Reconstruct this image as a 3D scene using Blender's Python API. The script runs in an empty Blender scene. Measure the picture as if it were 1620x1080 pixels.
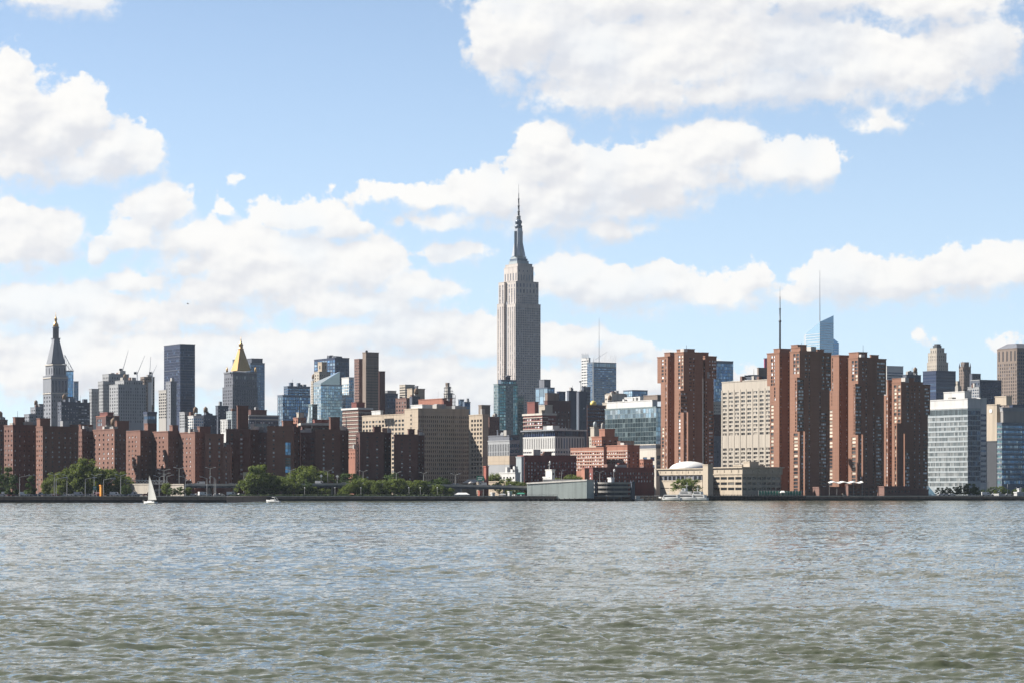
import bpy, math, random
import numpy as np
from mathutils import Vector

scene = bpy.context.scene
COL = scene.collection
# ------------------------------------------------------------------ camera
F = 4124.0            # focal length in photo pixels (photo 1620 x 1080)
HZ = 776.0            # photo row of the horizon
EYE = 6.0             # eye height over the water, metres
cam_d = bpy.data.cameras.new('camera')
cam_d.sensor_width = 36.0
cam_d.lens = 36.0 * F / 1620.0
cam_d.shift_y = (HZ - 540.0) / 1620.0
cam_d.clip_start = 1.0
cam_d.clip_end = 60000.0
cam = bpy.data.objects.new('camera', cam_d)
cam.location = (0, 0, EYE)
cam.rotation_euler = (math.radians(90), 0, 0)
COL.objects.link(cam)
scene.camera = cam
# ------------------------------------------------------------------ sun and exposure
SUN_AZ = math.radians(-78.0)      # clockwise from +Y
SUN_EL = math.radians(37.0)
sun_dir = Vector((math.sin(SUN_AZ) * math.cos(SUN_EL), math.cos(SUN_AZ) * math.cos(SUN_EL), math.sin(SUN_EL)))
sun_d = bpy.data.lights.new('sun', 'SUN')
sun_d.energy = 5.0
sun_d.angle = math.radians(0.53)
sun_d.color = (1.0, 0.945, 0.87)
sun = bpy.data.objects.new('sun', sun_d)
sun.rotation_euler = sun_dir.to_track_quat('Z', 'Y').to_euler()
sun.location = (-1500, 500, 900)
COL.objects.link(sun)
scene.view_settings.view_transform = 'Standard'
scene.view_settings.look = 'None'
scene.view_settings.exposure = 0.85
scene.view_settings.gamma = 1.0
scene.cycles.use_denoising = True
scene.cycles.denoising_prefilter = 'ACCURATE'
scene.cycles.max_bounces = 5
scene.cycles.diffuse_bounces = 1
scene.cycles.volume_bounces = 0
scene.cycles.caustics_reflective = False
scene.cycles.caustics_refractive = False
# ------------------------------------------------------------------ world: Nishita sky and cumulus cloud
world = bpy.data.worlds.new("World")
scene.world = world
world.use_nodes = True


class NT:
    """tiny helper to wire node trees"""
    def __init__(self, tree):
        self.t = tree

    def n(self, kind, **kw):
        nd = self.t.nodes.new(kind)
        for k, v in kw.items():
            setattr(nd, k, v)
        return nd

    def set(self, sock, v):
        if hasattr(v, 'is_output') or isinstance(v, bpy.types.NodeSocket):
            self.t.links.new(v, sock)
        else:
            sock.default_value = v

    def m(self, op, a, b=None, c=None, clamp=False):
        nd = self.n('ShaderNodeMath', operation=op)
        nd.use_clamp = clamp
        self.set(nd.inputs[0], a)
        if b is not None:
            self.set(nd.inputs[1], b)
        if c is not None:
            self.set(nd.inputs[2], c)
        return nd.outputs[0]

    def v(self, op, a, b=None, c=None, out=0):
        nd = self.n('ShaderNodeVectorMath', operation=op)
        self.set(nd.inputs[0], a)
        if b is not None:
            self.set(nd.inputs[1], b)
        if c is not None:
            self.set(nd.inputs[2], c)
        return nd.outputs[out]

    def mix(self, fac, a, b, blend='MIX'):
        nd = self.n('ShaderNodeMix', data_type='RGBA', blend_type=blend)
        self.set(nd.inputs[0], fac)
        self.set(nd.inputs[6], a)
        self.set(nd.inputs[7], b)
        return nd.outputs[2]

    def ss(self, x, lo, hi, a=0.0, b=1.0):
        nd = self.n('ShaderNodeMapRange', interpolation_type='SMOOTHSTEP')
        self.set(nd.inputs[0], x)
        self.set(nd.inputs[1], lo)
        self.set(nd.inputs[2], hi)
        self.set(nd.inputs[3], a)
        self.set(nd.inputs[4], b)
        return nd.outputs[0]

    def noise(self, vec, scale, detail=4.0, rough=0.5, dims='3D', lac=2.0, out=0, dist=0.0):
        nd = self.n('ShaderNodeTexNoise', noise_dimensions=dims)
        self.set(nd.inputs['Vector'], vec)
        nd.inputs['Scale'].default_value = scale
        nd.inputs['Detail'].default_value = detail
        nd.inputs['Roughness'].default_value = rough
        nd.inputs['Lacunarity'].default_value = lac
        nd.inputs['Distortion'].default_value = dist
        return nd.outputs[out]


# the cumulus banks: azimuth/elevation ellipses, in hundredths of the photo's focal length
CLOUDS = [
 (60,0,62,28),(130,8,65,28),
 (15,200,75,88),(70,235,100,62),(125,200,52,52),(185,248,62,42),(225,262,34,28),(40,272,90,30),(120,270,110,26),
 (30,385,70,56),(85,382,48,48),(55,412,85,24),
 (245,338,52,44),(215,378,58,24),(300,385,85,28),(400,378,95,24),(470,348,66,26),(540,365,48,28),(430,335,28,14),(352,337,28,14),
 (430,440,160,42),(560,425,100,42),(640,455,90,24),(350,462,90,28),(480,472,200,24),
 (60,490,120,36),(170,492,100,30),(250,515,60,22),(110,545,180,28),(360,515,45,14),
 (715,397,66,20),
 (650,522,130,36),(560,535,120,26),(760,540,80,32),(470,548,90,22),(600,575,220,28),(300,600,260,30),(90,605,140,26),(470,630,240,24),
 (690,316,75,18),(610,312,66,14),(790,312,90,38),(860,270,58,50),(920,292,110,55),(870,350,110,28),(965,357,80,24),(1020,275,120,42),
 (1120,245,95,48),(1160,225,50,30),(1235,265,90,36),(1292,272,42,26),(1095,288,120,22),
 (860,55,112,76),(795,70,50,70),(960,92,150,85),(1100,72,200,85),(1250,85,200,78),(1400,110,170,50),(1535,88,88,62),(1490,10,110,42),
 (930,152,76,28),(1300,148,120,26),(1000,0,250,42),(1290,0,120,42),
 (1395,198,62,16),(1395,182,26,14),
 (900,440,60,38),(965,457,92,32),(1060,452,60,30),(1135,467,110,25),(1185,447,40,24),(1020,483,150,13),
 (1340,447,76,42),(1300,467,38,20),(1425,452,90,34),(1530,437,75,38),(1605,432,60,30),(1460,477,150,13),
 (1413,495,14,5),(1470,537,15,9),(1585,550,30,12),(372,289,12,9),(160,405,16,24),
 (880,322,100,40),(965,322,90,30),(1045,312,95,30),(1000,150,170,30),(1200,142,170,32),(1420,120,150,44),(330,425,90,20),(150,520,150,24),(860,240,40,40),(400,570,340,52),(150,580,220,62),(640,620,340,60),(1000,610,220,36),(420,410,190,40),(560,480,170,30),(330,500,120,24),(200,450,70,16),(1250,470,60,14),(700,350,90,16),(900,542,72,28),(985,552,62,20),(1045,565,50,15),(950,580,140,20),
]


def build_world():
    t = world.node_tree
    t.nodes.clear()
    N = NT(t)
    out = N.n('ShaderNodeOutputWorld')
    geo = N.n('ShaderNodeTexCoord')
    d = geo.outputs['Generated']
    sky = N.n('ShaderNodeTexSky', sky_type='NISHITA')
    sky.sun_disc = False
    sky.sun_elevation = SUN_EL
    sky.sun_rotation = SUN_AZ
    sky.altitude = 10.0
    sky.air_density = 0.55
    sky.dust_density = 0.4
    sky.ozone_density = 1.2
    sep = N.n('ShaderNodeSeparateXYZ')
    N.set(sep.inputs[0], d)
    x, y, z = sep.outputs
    az = N.m('ARCTAN2', x, y)
    el = N.m('ARCSINE', z)
    cmb = N.n('ShaderNodeCombineXYZ')
    N.set(cmb.inputs[0], N.m('MULTIPLY', az, F / 100.0))
    N.set(cmb.inputs[1], N.m('MULTIPLY', el, F / 100.0))
    p = cmb.outputs[0]                                  # 1 unit = 100 photo pixels on the sky
    # the banks' field as a node group, so that it can be read twice
    grp = bpy.data.node_groups.new('cloud_banks', 'ShaderNodeTree')
    grp.interface.new_socket('P', in_out='INPUT', socket_type='NodeSocketVector')
    grp.interface.new_socket('F', in_out='OUTPUT', socket_type='NodeSocketFloat')
    G = NT(grp)
    gi, go = G.n('NodeGroupInput'), G.n('NodeGroupOutput')
    dist = None
    for cx, cy, rx, ry in CLOUDS:
        ux = math.atan((cx - 810) / F) * F / 100.0
        uy = math.atan((HZ - cy) / F) * F / 100.0
        sx, sy = 100.0 / (rx * 1.22 + 8), 100.0 / (ry * 1.34 + 8)
        q = G.v('MULTIPLY_ADD', gi.outputs[0], (sx, sy, 0.0), (-ux * sx, -uy * sy, 0.0))
        L = G.v('LENGTH', q, out=1)
        thin = min(1.0, 0.16 + ry / 42.0)
        if thin < 0.99:
            L = G.m('MULTIPLY_ADD', L, thin, 1.0 - thin)
        dist = L if dist is None else G.m('SMOOTH_MIN', dist, L, 0.25)
    G.set(go.inputs[0], G.m('SUBTRACT', 1.0, dist))

    def bank(pp):
        nd = N.n('ShaderNodeGroup')
        nd.node_tree = grp
        N.set(nd.inputs[0], pp)
        return nd.outputs[0]
    # ragged outline
    w = N.noise(p, 1.3, 4.0, 0.55, out=1)
    w = N.v('SUBTRACT', w, (0.5, 0.5, 0.5))
    pw = N.v('MULTIPLY_ADD', w, (0.62, 0.42, 0.0), p)
    far = N.noise(N.v('MULTIPLY', p, (1.0, 1.6, 1.0)), 0.16, 2.0, 0.5)
    g = N.m('ADD', N.m('MULTIPLY_ADD', far, 6.0, -3.35), N.ss(y, 0.0, 0.7, -3.0, 1.9))  # grey cloud added overhead out of view to neutralise the water's reflection
    ext = N.m('MAXIMUM', N.ss(N.m('ABSOLUTE', az), 0.215, 0.30), N.ss(el, 0.192, 0.235))
    g = N.m('SUBTRACT', g, N.m('MULTIPLY', N.m('SUBTRACT', 1.0, ext), 6.0))
    f = N.m('MAXIMUM', bank(pw), g)
    fu = N.m('MAXIMUM', bank(N.v('ADD', pw, (-0.08, 0.24, 0.0))), g)
    puff = N.noise(N.v('MULTIPLY', p, (1.0, 1.2, 1.0)), 3.0, 9.0, 0.62)
    vor = N.n('ShaderNodeTexVoronoi', feature='SMOOTH_F1')
    N.set(vor.inputs['Vector'], N.v('MULTIPLY_ADD', w, (0.5, 0.5, 0.0), p))
    vor.inputs['Scale'].default_value = 3.6
    vor.inputs['Detail'].default_value = 2.0
    vor.inputs['Smoothness'].default_value = 0.35
    bub = N.m('SUBTRACT', 0.55, vor.outputs['Distance'])
    dens = N.m('ADD', N.m('ADD', N.m('MULTIPLY', f, 1.22), N.m('MULTIPLY_ADD', puff, 1.15, -0.575)), N.m('MULTIPLY', bub, 0.30))
    soft = N.ss(N.m('SUBTRACT', fu, f), -0.25, 0.25, 0.20, 0.75)   # crisp tops, frayed undersides
    alpha = N.ss(N.m('DIVIDE', dens, soft), 0.0, 1.0)
    wisp = N.noise(p, 0.55, 3.0, 0.5)
    alpha = N.m('MULTIPLY', alpha, N.ss(wisp, 0.30, 0.55, 0.84, 1.0))
    # sunlit tops, greyer undersides and hollows
    p2 = N.v('ADD', p, (-0.07, 0.09, 0.0))
    s1 = N.noise(N.v('MULTIPLY', p, (1.0, 1.3, 1.0)), 1.5, 3.0, 0.5)
    s2 = N.noise(N.v('MULTIPLY', p2, (1.0, 1.3, 1.0)), 1.5, 3.0, 0.5)
    rel = N.m('MULTIPLY', N.m('SUBTRACT', s1, s2), 1.7)
    big = N.noise(N.v('MULTIPLY', p, (0.5, 1.1, 1.0)), 0.75, 3.0, 0.5)
    grad = N.m('MULTIPLY', N.m('SUBTRACT', f, fu), 1.05)
    lit = N.m('ADD', N.m('ADD', rel, grad), N.m('MULTIPLY_ADD', big, 1.2, 0.10))
    lit = N.m('SUBTRACT', lit, N.m('MULTIPLY', N.ss(f, 0.2, 1.0), 0.16))
    lit = N.ss(lit, 0.16, 1.08)
    ccol = N.mix(lit, (0.430, 0.436, 0.458, 1), (0.562, 0.555, 0.540, 1))
    scol = N.v('SCALE', sky.outputs[0])
    scol.node.inputs['Scale'].default_value = SKY_K
    # brighter, hazier air low over the sunlit city before the viewer
    low = N.ss(el, -0.02, 0.24, 1.0, 0.0)
    ahead = N.m('MULTIPLY', N.ss(y, 0.0, 0.75), N.ss(el, 0.16, 0.50, 1.0, 0.0))
    gain = N.v('MULTIPLY_ADD', ahead, (GAIN, GAIN, GAIN), (1.0, 1.0, 1.0))
    front = N.v('MULTIPLY', N.mix(ahead, N.v('MULTIPLY', scol, (1.0, 0.98, 0.95)), N.v('MULTIPLY', scol, (1.0, 0.985, 0.93))), gain)
    front = N.mix(N.m('MULTIPLY', N.m('MULTIPLY_ADD', low, 0.50, 0.10), ahead), front, (0.395, 0.49, 0.58, 1))
    # the banks are only worked out where the sky holds them: the low part before the viewer
    cloudy = N.n('ShaderNodeBackground')
    N.set(cloudy.inputs[0], N.mix(alpha, front, ccol))
    clear = N.n('ShaderNodeBackground')  # sky outside the view, with the added grey cover
    far_alpha = N.ss(g, 0.0, 0.5, 0.0, 0.92)
    N.set(clear.inputs[0], N.mix(far_alpha, front, (0.40, 0.40, 0.40, 1)))
    inside = N.m('MULTIPLY', N.m('LESS_THAN', N.m('ABSOLUTE', az), 0.30), N.m('LESS_THAN', N.m('ABSOLUTE', N.m('SUBTRACT', el, 0.11)), 0.19))
    ms = N.n('ShaderNodeMixShader')
    N.set(ms.inputs[0], inside)
    t.links.new(clear.outputs[0], ms.inputs[1])
    t.links.new(cloudy.outputs[0], ms.inputs[2])
    t.links.new(ms.outputs[0], out.inputs[0])


SKY_K = 0.05
GAIN = 1.12
build_world()
world.cycles.sampling_method = 'MANUAL'
world.cycles.sample_map_resolution = 512
# ------------------------------------------------------------------ helpers
def mat(name):
    m = bpy.data.materials.new(name)
    m.use_nodes = True
    t = m.node_tree
    return m, NT(t), t.nodes['Principled BSDF']


def PX(px, Y):
    return (px - 810.0) / F * Y


def PZ(py, Y):
    return EYE + (HZ - py) / F * Y


def mesh_np(name, co, faces, material, smooth=False):
    me = bpy.data.meshes.new(name)
    nf = len(faces)
    me.vertices.add(len(co))
    me.vertices.foreach_set('co', np.asarray(co, dtype=np.float32).ravel())
    me.loops.add(nf * 4)
    me.loops.foreach_set('vertex_index', np.asarray(faces, dtype=np.int32).ravel())
    me.polygons.add(nf)
    me.polygons.foreach_set('loop_start', np.arange(0, nf * 4, 4, dtype=np.int32))
    if smooth:
        me.polygons.foreach_set('use_smooth', np.ones(nf, dtype=bool))
    me.materials.append(material)
    me.update(calc_edges=True)
    me.validate()
    return me


# ------------------------------------------------------------------ river
def water_material():
    m, N, b = mat('river_water')
    pos = N.n('ShaderNodeNewGeometry').outputs['Position']
    b.inputs['Base Color'].default_value = (0.060, 0.066, 0.042, 1)
    b.inputs['Roughness'].default_value = 0.02
    b.inputs['IOR'].default_value = 1.245
    patch = N.noise(N.v('MULTIPLY', pos, (0.012, 0.004, 1.0)), 1.0, 3.0, 0.55)
    mud = N.mix(N.ss(patch, 0.35, 0.65), (0.054, 0.067, 0.044, 1), (0.072, 0.078, 0.050, 1))
    N.set(b.inputs['Base Color'], mud)
    # facets of the small ripples, stronger where gusts roughen the surface
    r1 = N.noise(N.v('MULTIPLY', pos, (1.0, 1.6, 1.0)), 4.2, 3.0, 0.6, out=1)
    r2 = N.noise(N.v('MULTIPLY', pos, (1.0, 1.8, 1.0)), 0.75, 3.0, 0.6, out=1)
    gust = N.noise(N.v('MULTIPLY', pos, (0.010, 0.042, 1.0)), 1.0, 4.0, 0.6)
    amp = N.ss(gust, 0.36, 0.62, 0.30, 1.1)
    r = N.v('ADD', N.v('MULTIPLY_ADD', r1, (0.55, 0.62, 0.0), (-0.275, -0.31, 0.0)),
            N.v('MULTIPLY_ADD', r2, (0.36, 0.44, 0.0), (-0.18, -0.22, 0.0)))
    sc = N.v('SCALE', r)
    dd = N.v('LENGTH', pos, out=1)
    N.set(sc.node.inputs['Scale'], N.m('MULTIPLY', amp, N.ss(dd, 60.0, 700.0, 0.9, 3.8)))
    nrm = N.v('NORMALIZE', N.v('ADD', N.n('ShaderNodeNewGeometry').outputs['Normal'], sc))
    N.set(b.inputs['Normal'], nrm)
    return m


def build_water():
    rng = np.random.default_rng(7)
    # rows, denser near the viewer
    d = [6.0]
    while d[-1] < 44.0:
        d.append(d[-1] * 1.03)
    while d[-1] < 1760.0:
        d.append(d[-1] + min(0.95, 0.072 * (d[-1] / 50.0) ** 1.5))
    d = np.array(d)
    t = np.linspace(-0.235, 0.235, 760)
    side = 0.235 + np.geomspace(0.01, 1.3, 40)
    t = np.concatenate([-side[::-1], t, side])
    D, T = np.meshgrid(d, t, indexing='ij')
    X = T * D
    Yv = D.copy()
    sp = np.gradient(d)[:, None] * np.ones_like(T)
    spx = np.gradient(t)[None, :] * D
    sp = np.maximum(sp, 0.55 * spx)
    Z = np.zeros_like(X)
    nw = 72
    lam = np.geomspace(0.20, 5.2, nw)
    lam = lam * rng.uniform(0.94, 1.06, nw)
    base = math.radians(74)
    th = base + rng.normal(0, 0.55, nw)
    ph = rng.uniform(0, 2 * np.pi, nw)
    # rough cat's-paws and slick streaks lying across the current
    gust = (0.50 * np.sin(Yv * 0.085 + 1.6 * np.sin(X * 0.020 + 0.5) + 0.9 * np.sin(Yv * 0.031) + 3.6)
            + 0.38 * np.sin(Yv * 0.031 - X * 0.015 + 2.0 * np.sin(X * 0.009))
            + 0.28 * np.sin(Yv * 0.20 + X * 0.030 + 1.3 * np.sin(X * 0.05)))
    gust = 0.88 + 0.50 * gust
    for i in range(nw):
        k = 2 * np.pi / lam[i]
        a = 0.0108 * lam[i] ** 0.66 * (1.0 if lam[i] < 1.6 else (1.6 / lam[i]) ** 0.75)
        phase = k * (X * math.cos(th[i]) + Yv * math.sin(th[i])) + ph[i]
        fade = np.clip((lam[i] / sp - 1.3) / 1.0, 0, 1)
        s = np.sin(phase + 0.35 * np.sin(phase))
        Z += a * fade * s * (gust if lam[i] < 4 else 1.0)
    co = np.stack([X, Yv, Z], axis=-1).reshape(-1, 3)
    r, c = D.shape
    i = np.arange(r * c).reshape(r, c)
    fc = np.stack([i[:-1, :-1], i[:-1, 1:], i[1:, 1:], i[1:, :-1]], axis=-1).reshape(-1, 4)
    me = mesh_np('water', co, fc, water_material(), True)
    o = bpy.data.objects.new('water', me)
    COL.objects.link(o)
    o['kind'] = 'structure'
    return o


build_water()
# ------------------------------------------------------------------ materials
M = {}


def wall(name, col, rough=0.85, var=0.22, stain=0.25, floor=0.0):
    m, N, b = mat(name)
    pos = N.n('ShaderNodeNewGeometry').outputs['Position']
    big = N.noise(pos, 0.035, 4.0, 0.6)
    fine = N.noise(pos, 0.9, 4.0, 0.65)
    run = N.noise(N.v('MULTIPLY', pos, (0.35, 0.35, 0.02)), 1.0, 3.0, 0.6)
    k = N.m('ADD', N.m('MULTIPLY_ADD', big, var * 1.6, 1.0 - var * 0.8), N.m('MULTIPLY_ADD', fine, var, -var * 0.5))
    k = N.m('MULTIPLY', k, N.m('MULTIPLY_ADD', N.ss(run, 0.45, 0.75), -stain, 1.0))
    k = N.m('MULTIPLY', k, 0.90)
    if floor:
        sep = N.n('ShaderNodeSeparateXYZ')
        N.set(sep.inputs[0], pos)
        fr = N.m('FRACT', N.m('DIVIDE', sep.outputs[2], floor))
        k = N.m('MULTIPLY', k, N.ss(fr, 0.0, 0.14, 0.80, 1.0))
    c = N.v('SCALE', (col[0], col[1], col[2]))
    N.set(c.node.inputs['Scale'], k)
    N.set(b.inputs['Base Color'], c)
    b.inputs['Roughness'].default_value = rough
    M[name] = m
    return m


def glass(name, dark, light, prob, metal=0.0, rough=0.08, tilt=0.03, spec=0.5, vary=0.35):
    """window panes: each pane has its own blind, tint or painted sky reflection and a very slight lean"""
    m, N, b = mat(name)
    g = N.n('ShaderNodeNewGeometry')
    oi = N.n('ShaderNodeObjectInfo')
    r = N.m('FRACT', N.m('ADD', g.outputs['Random Per Island'], N.m('MULTIPLY', oi.outputs['Random'], 7.31)))
    wn = N.n('ShaderNodeTexWhiteNoise', noise_dimensions='1D')
    N.set(wn.inputs['W'], N.m('MULTIPLY', r, 913.7))
    r2 = wn.outputs['Value']
    d = N.v('SCALE', dark)
    N.set(d.node.inputs['Scale'], N.m('MULTIPLY_ADD', r2, 2 * vary, 1.0 - vary))
    l = N.v('SCALE', light)
    N.set(l.node.inputs['Scale'], N.m('MULTIPLY_ADD', r2, 0.8, 0.55))
    c = N.mix(N.m('GREATER_THAN', r, 1.0 - prob), d, l)
    N.set(b.inputs['Base Color'], c)
    b.inputs['Roughness'].default_value = rough
    b.inputs['Metallic'].default_value = metal
    b.inputs['Specular IOR Level'].default_value = spec
    off = N.v('MULTIPLY_ADD', wn.outputs['Color'], (tilt, tilt, tilt), (-tilt / 2, -tilt / 2, -tilt / 2))
    N.set(b.inputs['Normal'], N.v('NORMALIZE', N.v('ADD', g.outputs['Normal'], off)))
    M[name] = m
    return m


def plain(name, col, rough=0.6, metal=0.0, var=0.15):
    m, N, b = mat(name)
    pos = N.n('ShaderNodeNewGeometry').outputs['Position']
    k = N.m('MULTIPLY_ADD', N.noise(pos, 0.4, 4.0, 0.6), var * 2, 1.0 - var)
    c = N.v('SCALE', (col[0], col[1], col[2]))
    N.set(c.node.inputs['Scale'], k)
    N.set(b.inputs['Base Color'], c)
    b.inputs['Roughness'].default_value = rough
    b.inputs['Metallic'].default_value = metal
    M[name] = m
    return m


wall('brick_red', (0.170, 0.080, 0.060), var=0.25, floor=2.9)
wall('brick_rose', (0.225, 0.110, 0.080), var=0.25, floor=2.9)
wall('brick_dark', (0.125, 0.056, 0.048), var=0.22)
wall('brick_tower', (0.295, 0.150, 0.098), var=0.16, stain=0.15, floor=2.95)
wall('brick_orange', (0.38, 0.17, 0.115), var=0.2, floor=3.4)
wall('brick_maroon', (0.20, 0.062, 0.052), var=0.2, floor=3.4)
wall('brick_brown', (0.19, 0.105, 0.085), var=0.2)
wall('tan', (0.48, 0.395, 0.30), var=0.14, floor=3.7)
wall('cream', (0.49, 0.44, 0.37), var=0.14)
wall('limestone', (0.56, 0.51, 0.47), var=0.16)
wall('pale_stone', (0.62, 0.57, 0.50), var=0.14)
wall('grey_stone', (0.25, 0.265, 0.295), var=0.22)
wall('dark_stone', (0.165, 0.175, 0.205), var=0.22)
wall('brown_stone', (0.25, 0.195, 0.16), var=0.3)
wall('navy', (0.026, 0.042, 0.095), rough=0.4, var=0.15)
wall('slate', (0.085, 0.10, 0.135), rough=0.6, var=0.15)
wall('grey_panel', (0.36, 0.37, 0.38), rough=0.6, var=0.12)
wall('white_panel', (0.66, 0.655, 0.635), rough=0.55, var=0.08, stain=0.15)
wall('concrete', (0.42, 0.40, 0.37), var=0.2)
wall('beige', (0.53, 0.45, 0.35), var=0.12)
wall('steel_blue', (0.13, 0.17, 0.23), rough=0.35, var=0.15)
wall('teal_frame', (0.25, 0.32, 0.33), rough=0.4, var=0.12)
wall('pale_frame', (0.42, 0.47, 0.49), rough=0.4, var=0.1)
wall('roofing', (0.20, 0.185, 0.17), var=0.3)
wall('roof_pale', (0.55, 0.53, 0.50), var=0.25)
wall('roof_red', (0.36, 0.15, 0.10), var=0.25)
wall('corrugated', (0.47, 0.53, 0.52), rough=0.5, var=0.14, stain=0.35)
wall('asphalt', (0.055, 0.055, 0.056), var=0.2)
wall('pier_timber', (0.045, 0.040, 0.038), var=0.35)
wall('seawall_stone', (0.24, 0.175, 0.145), var=0.35, stain=0.45)
plain('gold', (0.60, 0.38, 0.15), 0.42, 0.55)
plain('steel', (0.42, 0.44, 0.47), 0.4, 0.6)
plain('pole_steel', (0.50, 0.50, 0.48), 0.5, 0.3)
plain('dark_metal', (0.07, 0.075, 0.085), 0.5, 0.3)
plain('white_paint', (0.80, 0.80, 0.78), 0.4)
plain('rust_red', (0.33, 0.10, 0.07), 0.7)
plain('green_sign', (0.02, 0.22, 0.14), 0.5)
plain('orange_sign', (0.70, 0.28, 0.03), 0.5)
plain('sail', (0.82, 0.80, 0.74), 0.8, 0.0, 0.06)
plain('yellow_dome', (0.72, 0.58, 0.16), 0.5)
plain('dome_white', (0.82, 0.81, 0.79), 0.5, 0.0, 0.04)
plain('timber_tank', (0.22, 0.15, 0.10), 0.8)
plain('pink_panel', (0.60, 0.12, 0.22), 0.5)
plain('black_rubber', (0.02, 0.02, 0.02), 0.8)
plain('bird_grey', (0.10, 0.10, 0.11), 0.8)
glass('pane_home', (0.028, 0.032, 0.042), (0.78, 0.79, 0.82), 0.45)  # pale panes: blinds, with reflected sky put into the colour too
glass('pane_balcony', (0.05, 0.05, 0.055), (0.62, 0.54, 0.44), 0.55)
glass('pane_dark', (0.022, 0.025, 0.030), (0.22, 0.21, 0.20), 0.16)
glass('pane_tan', (0.035, 0.035, 0.038), (0.33, 0.30, 0.26), 0.22)
glass('pane_stone', (0.028, 0.032, 0.045), (0.25, 0.25, 0.28), 0.15)
glass('pane_spire', (0.085, 0.095, 0.135), (0.36, 0.36, 0.40), 0.2)
glass('pane_navy', (0.018, 0.034, 0.085), (0.08, 0.13, 0.22), 0.12, 0.3, 0.06, 0.03, 0.6)
glass('pane_blue', (0.13, 0.24, 0.40), (0.35, 0.47, 0.60), 0.25, 0.55, 0.08, 0.05)
glass('pane_pale', (0.40, 0.55, 0.66), (0.62, 0.74, 0.82), 0.3, 0.65, 0.08, 0.04)
glass('pane_teal', (0.18, 0.36, 0.40), (0.45, 0.60, 0.62), 0.25, 0.55, 0.08, 0.05)
glass('pane_green', (0.06, 0.09, 0.105), (0.15, 0.20, 0.215), 0.15, 0.35, 0.06, 0.02)
glass('pane_lab', (0.17, 0.20, 0.21), (0.42, 0.44, 0.435), 0.5, 0.1, 0.2, 0.04)
glass('pane_sky', (0.16, 0.36, 0.62), (0.30, 0.52, 0.78), 0.4, 0.7, 0.05, 0.03)


# ------------------------------------------------------------------ mesh bag
class MB:
    def __init__(self):
        self.v, self.f, self.mi, self.mats = [], [], [], []

    def slot(self, m):
        m = M[m] if isinstance(m, str) else m
        if m not in self.mats:
            self.mats.append(m)
        return self.mats.index(m)

    def poly(self, pts, m):
        i = len(self.v)
        self.v.extend(tuple(p) for p in pts)
        self.f.append(tuple(range(i, i + len(pts))))
        self.mi.append(self.slot(m))

    def prism(self, foot, z0, z1, m, foot2=None, cap=True, bottom=False):
        """vertical prism or frustum over a counter-clockwise footprint, welded"""
        f2 = foot2 or foot
        n = len(foot)
        i = len(self.v)
        s = self.slot(m)
        za = z0 if isinstance(z0, (list, tuple)) else [z0] * n
        zb = z1 if isinstance(z1, (list, tuple)) else [z1] * n
        self.v.extend((p[0], p[1], za[k]) for k, p in enumerate(foot))
        self.v.extend((p[0], p[1], zb[k]) for k, p in enumerate(f2))
        for k in range(n):
            j = (k + 1) % n
            self.f.append((i + k, i + j, i + n + j, i + n + k))
            self.mi.append(s)
        if cap:
            self.f.append(tuple(range(i + n, i + 2 * n)))
            self.mi.append(s)
        if bottom:
            self.f.append(tuple(range(i + n - 1, i - 1, -1)))
            self.mi.append(s)

    def box(self, c, sx, sy, sz, m, a=0.0):
        """box standing on c, turned by a radians"""
        ca, sa = math.cos(a), math.sin(a)
        ft = [(c[0] + x * ca - y * sa, c[1] + x * sa + y * ca) for x, y in
              ((-sx / 2, -sy / 2), (sx / 2, -sy / 2), (sx / 2, sy / 2), (-sx / 2, sy / 2))]
        self.prism(ft, c[2], c[2] + sz, m, bottom=True)

    def lathe(self, cx, cy, prof, m, seg=12, rot=0.0):
        """prof: list of (radius, z) from the bottom up"""
        i = len(self.v)
        s = self.slot(m)
        for r, z in prof:
            for k in range(seg):
                t = rot + 2 * math.pi * k / seg
                self.v.append((cx + r * math.cos(t), cy + r * math.sin(t), z))
        for j in range(len(prof) - 1):
            for k in range(seg):
                q = (k + 1) % seg
                a, b = i + j * seg, i + (j + 1) * seg
                self.f.append((a + k, a + q, b + q, b + k))
                self.mi.append(s)
        e = i + (len(prof) - 1) * seg
        self.f.append(tuple(range(e, e + seg)))
        self.mi.append(s)
        self.f.append(tuple(range(i + seg - 1, i - 1, -1)))
        self.mi.append(s)

    def bar(self, p, q, r, m, seg=6, r2=None):
        p, q = Vector(p), Vector(q)
        d = (q - p).normalized()
        up = Vector((0, 0, 1)) if abs(d.z) < 0.95 else Vector((1, 0, 0))
        x = d.cross(up).normalized()
        y = d.cross(x)
        r2 = r if r2 is None else r2
        i = len(self.v)
        s = self.slot(m)
        for pt, rr in ((p, r), (q, r2)):
            for k in range(seg):
                t = 2 * math.pi * (k + 0.5) / seg
                self.v.append(tuple(pt + (x * math.cos(t) - y * math.sin(t)) * rr))
        for k in range(seg):
            j = (k + 1) % seg
            self.f.append((i + k, i + j, i + seg + j, i + seg + k))
            self.mi.append(s)
        self.f.append(tuple(range(i + seg - 1, i - 1, -1)))
        self.mi.append(s)
        self.f.append(tuple(range(i + seg, i + 2 * seg)))
        self.mi.append(s)

    def build(self, name, parent=None, origin=(0, 0, 0), smooth=False):
        me = bpy.data.meshes.new(name)
        v = np.asarray(self.v, dtype=np.float32) - np.asarray(origin, dtype=np.float32)
        me.from_pydata(v.tolist(), [], self.f)
        for m in self.mats:
            me.materials.append(m)
        me.polygons.foreach_set('material_index', np.asarray(self.mi, dtype=np.int32))
        if smooth:
            me.polygons.foreach_set('use_smooth', np.ones(len(self.f), dtype=bool))
        me.update()
        o = bpy.data.objects.new(name, me)
        COL.objects.link(o)
        if parent is not None:
            o.parent = parent
        return o


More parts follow.
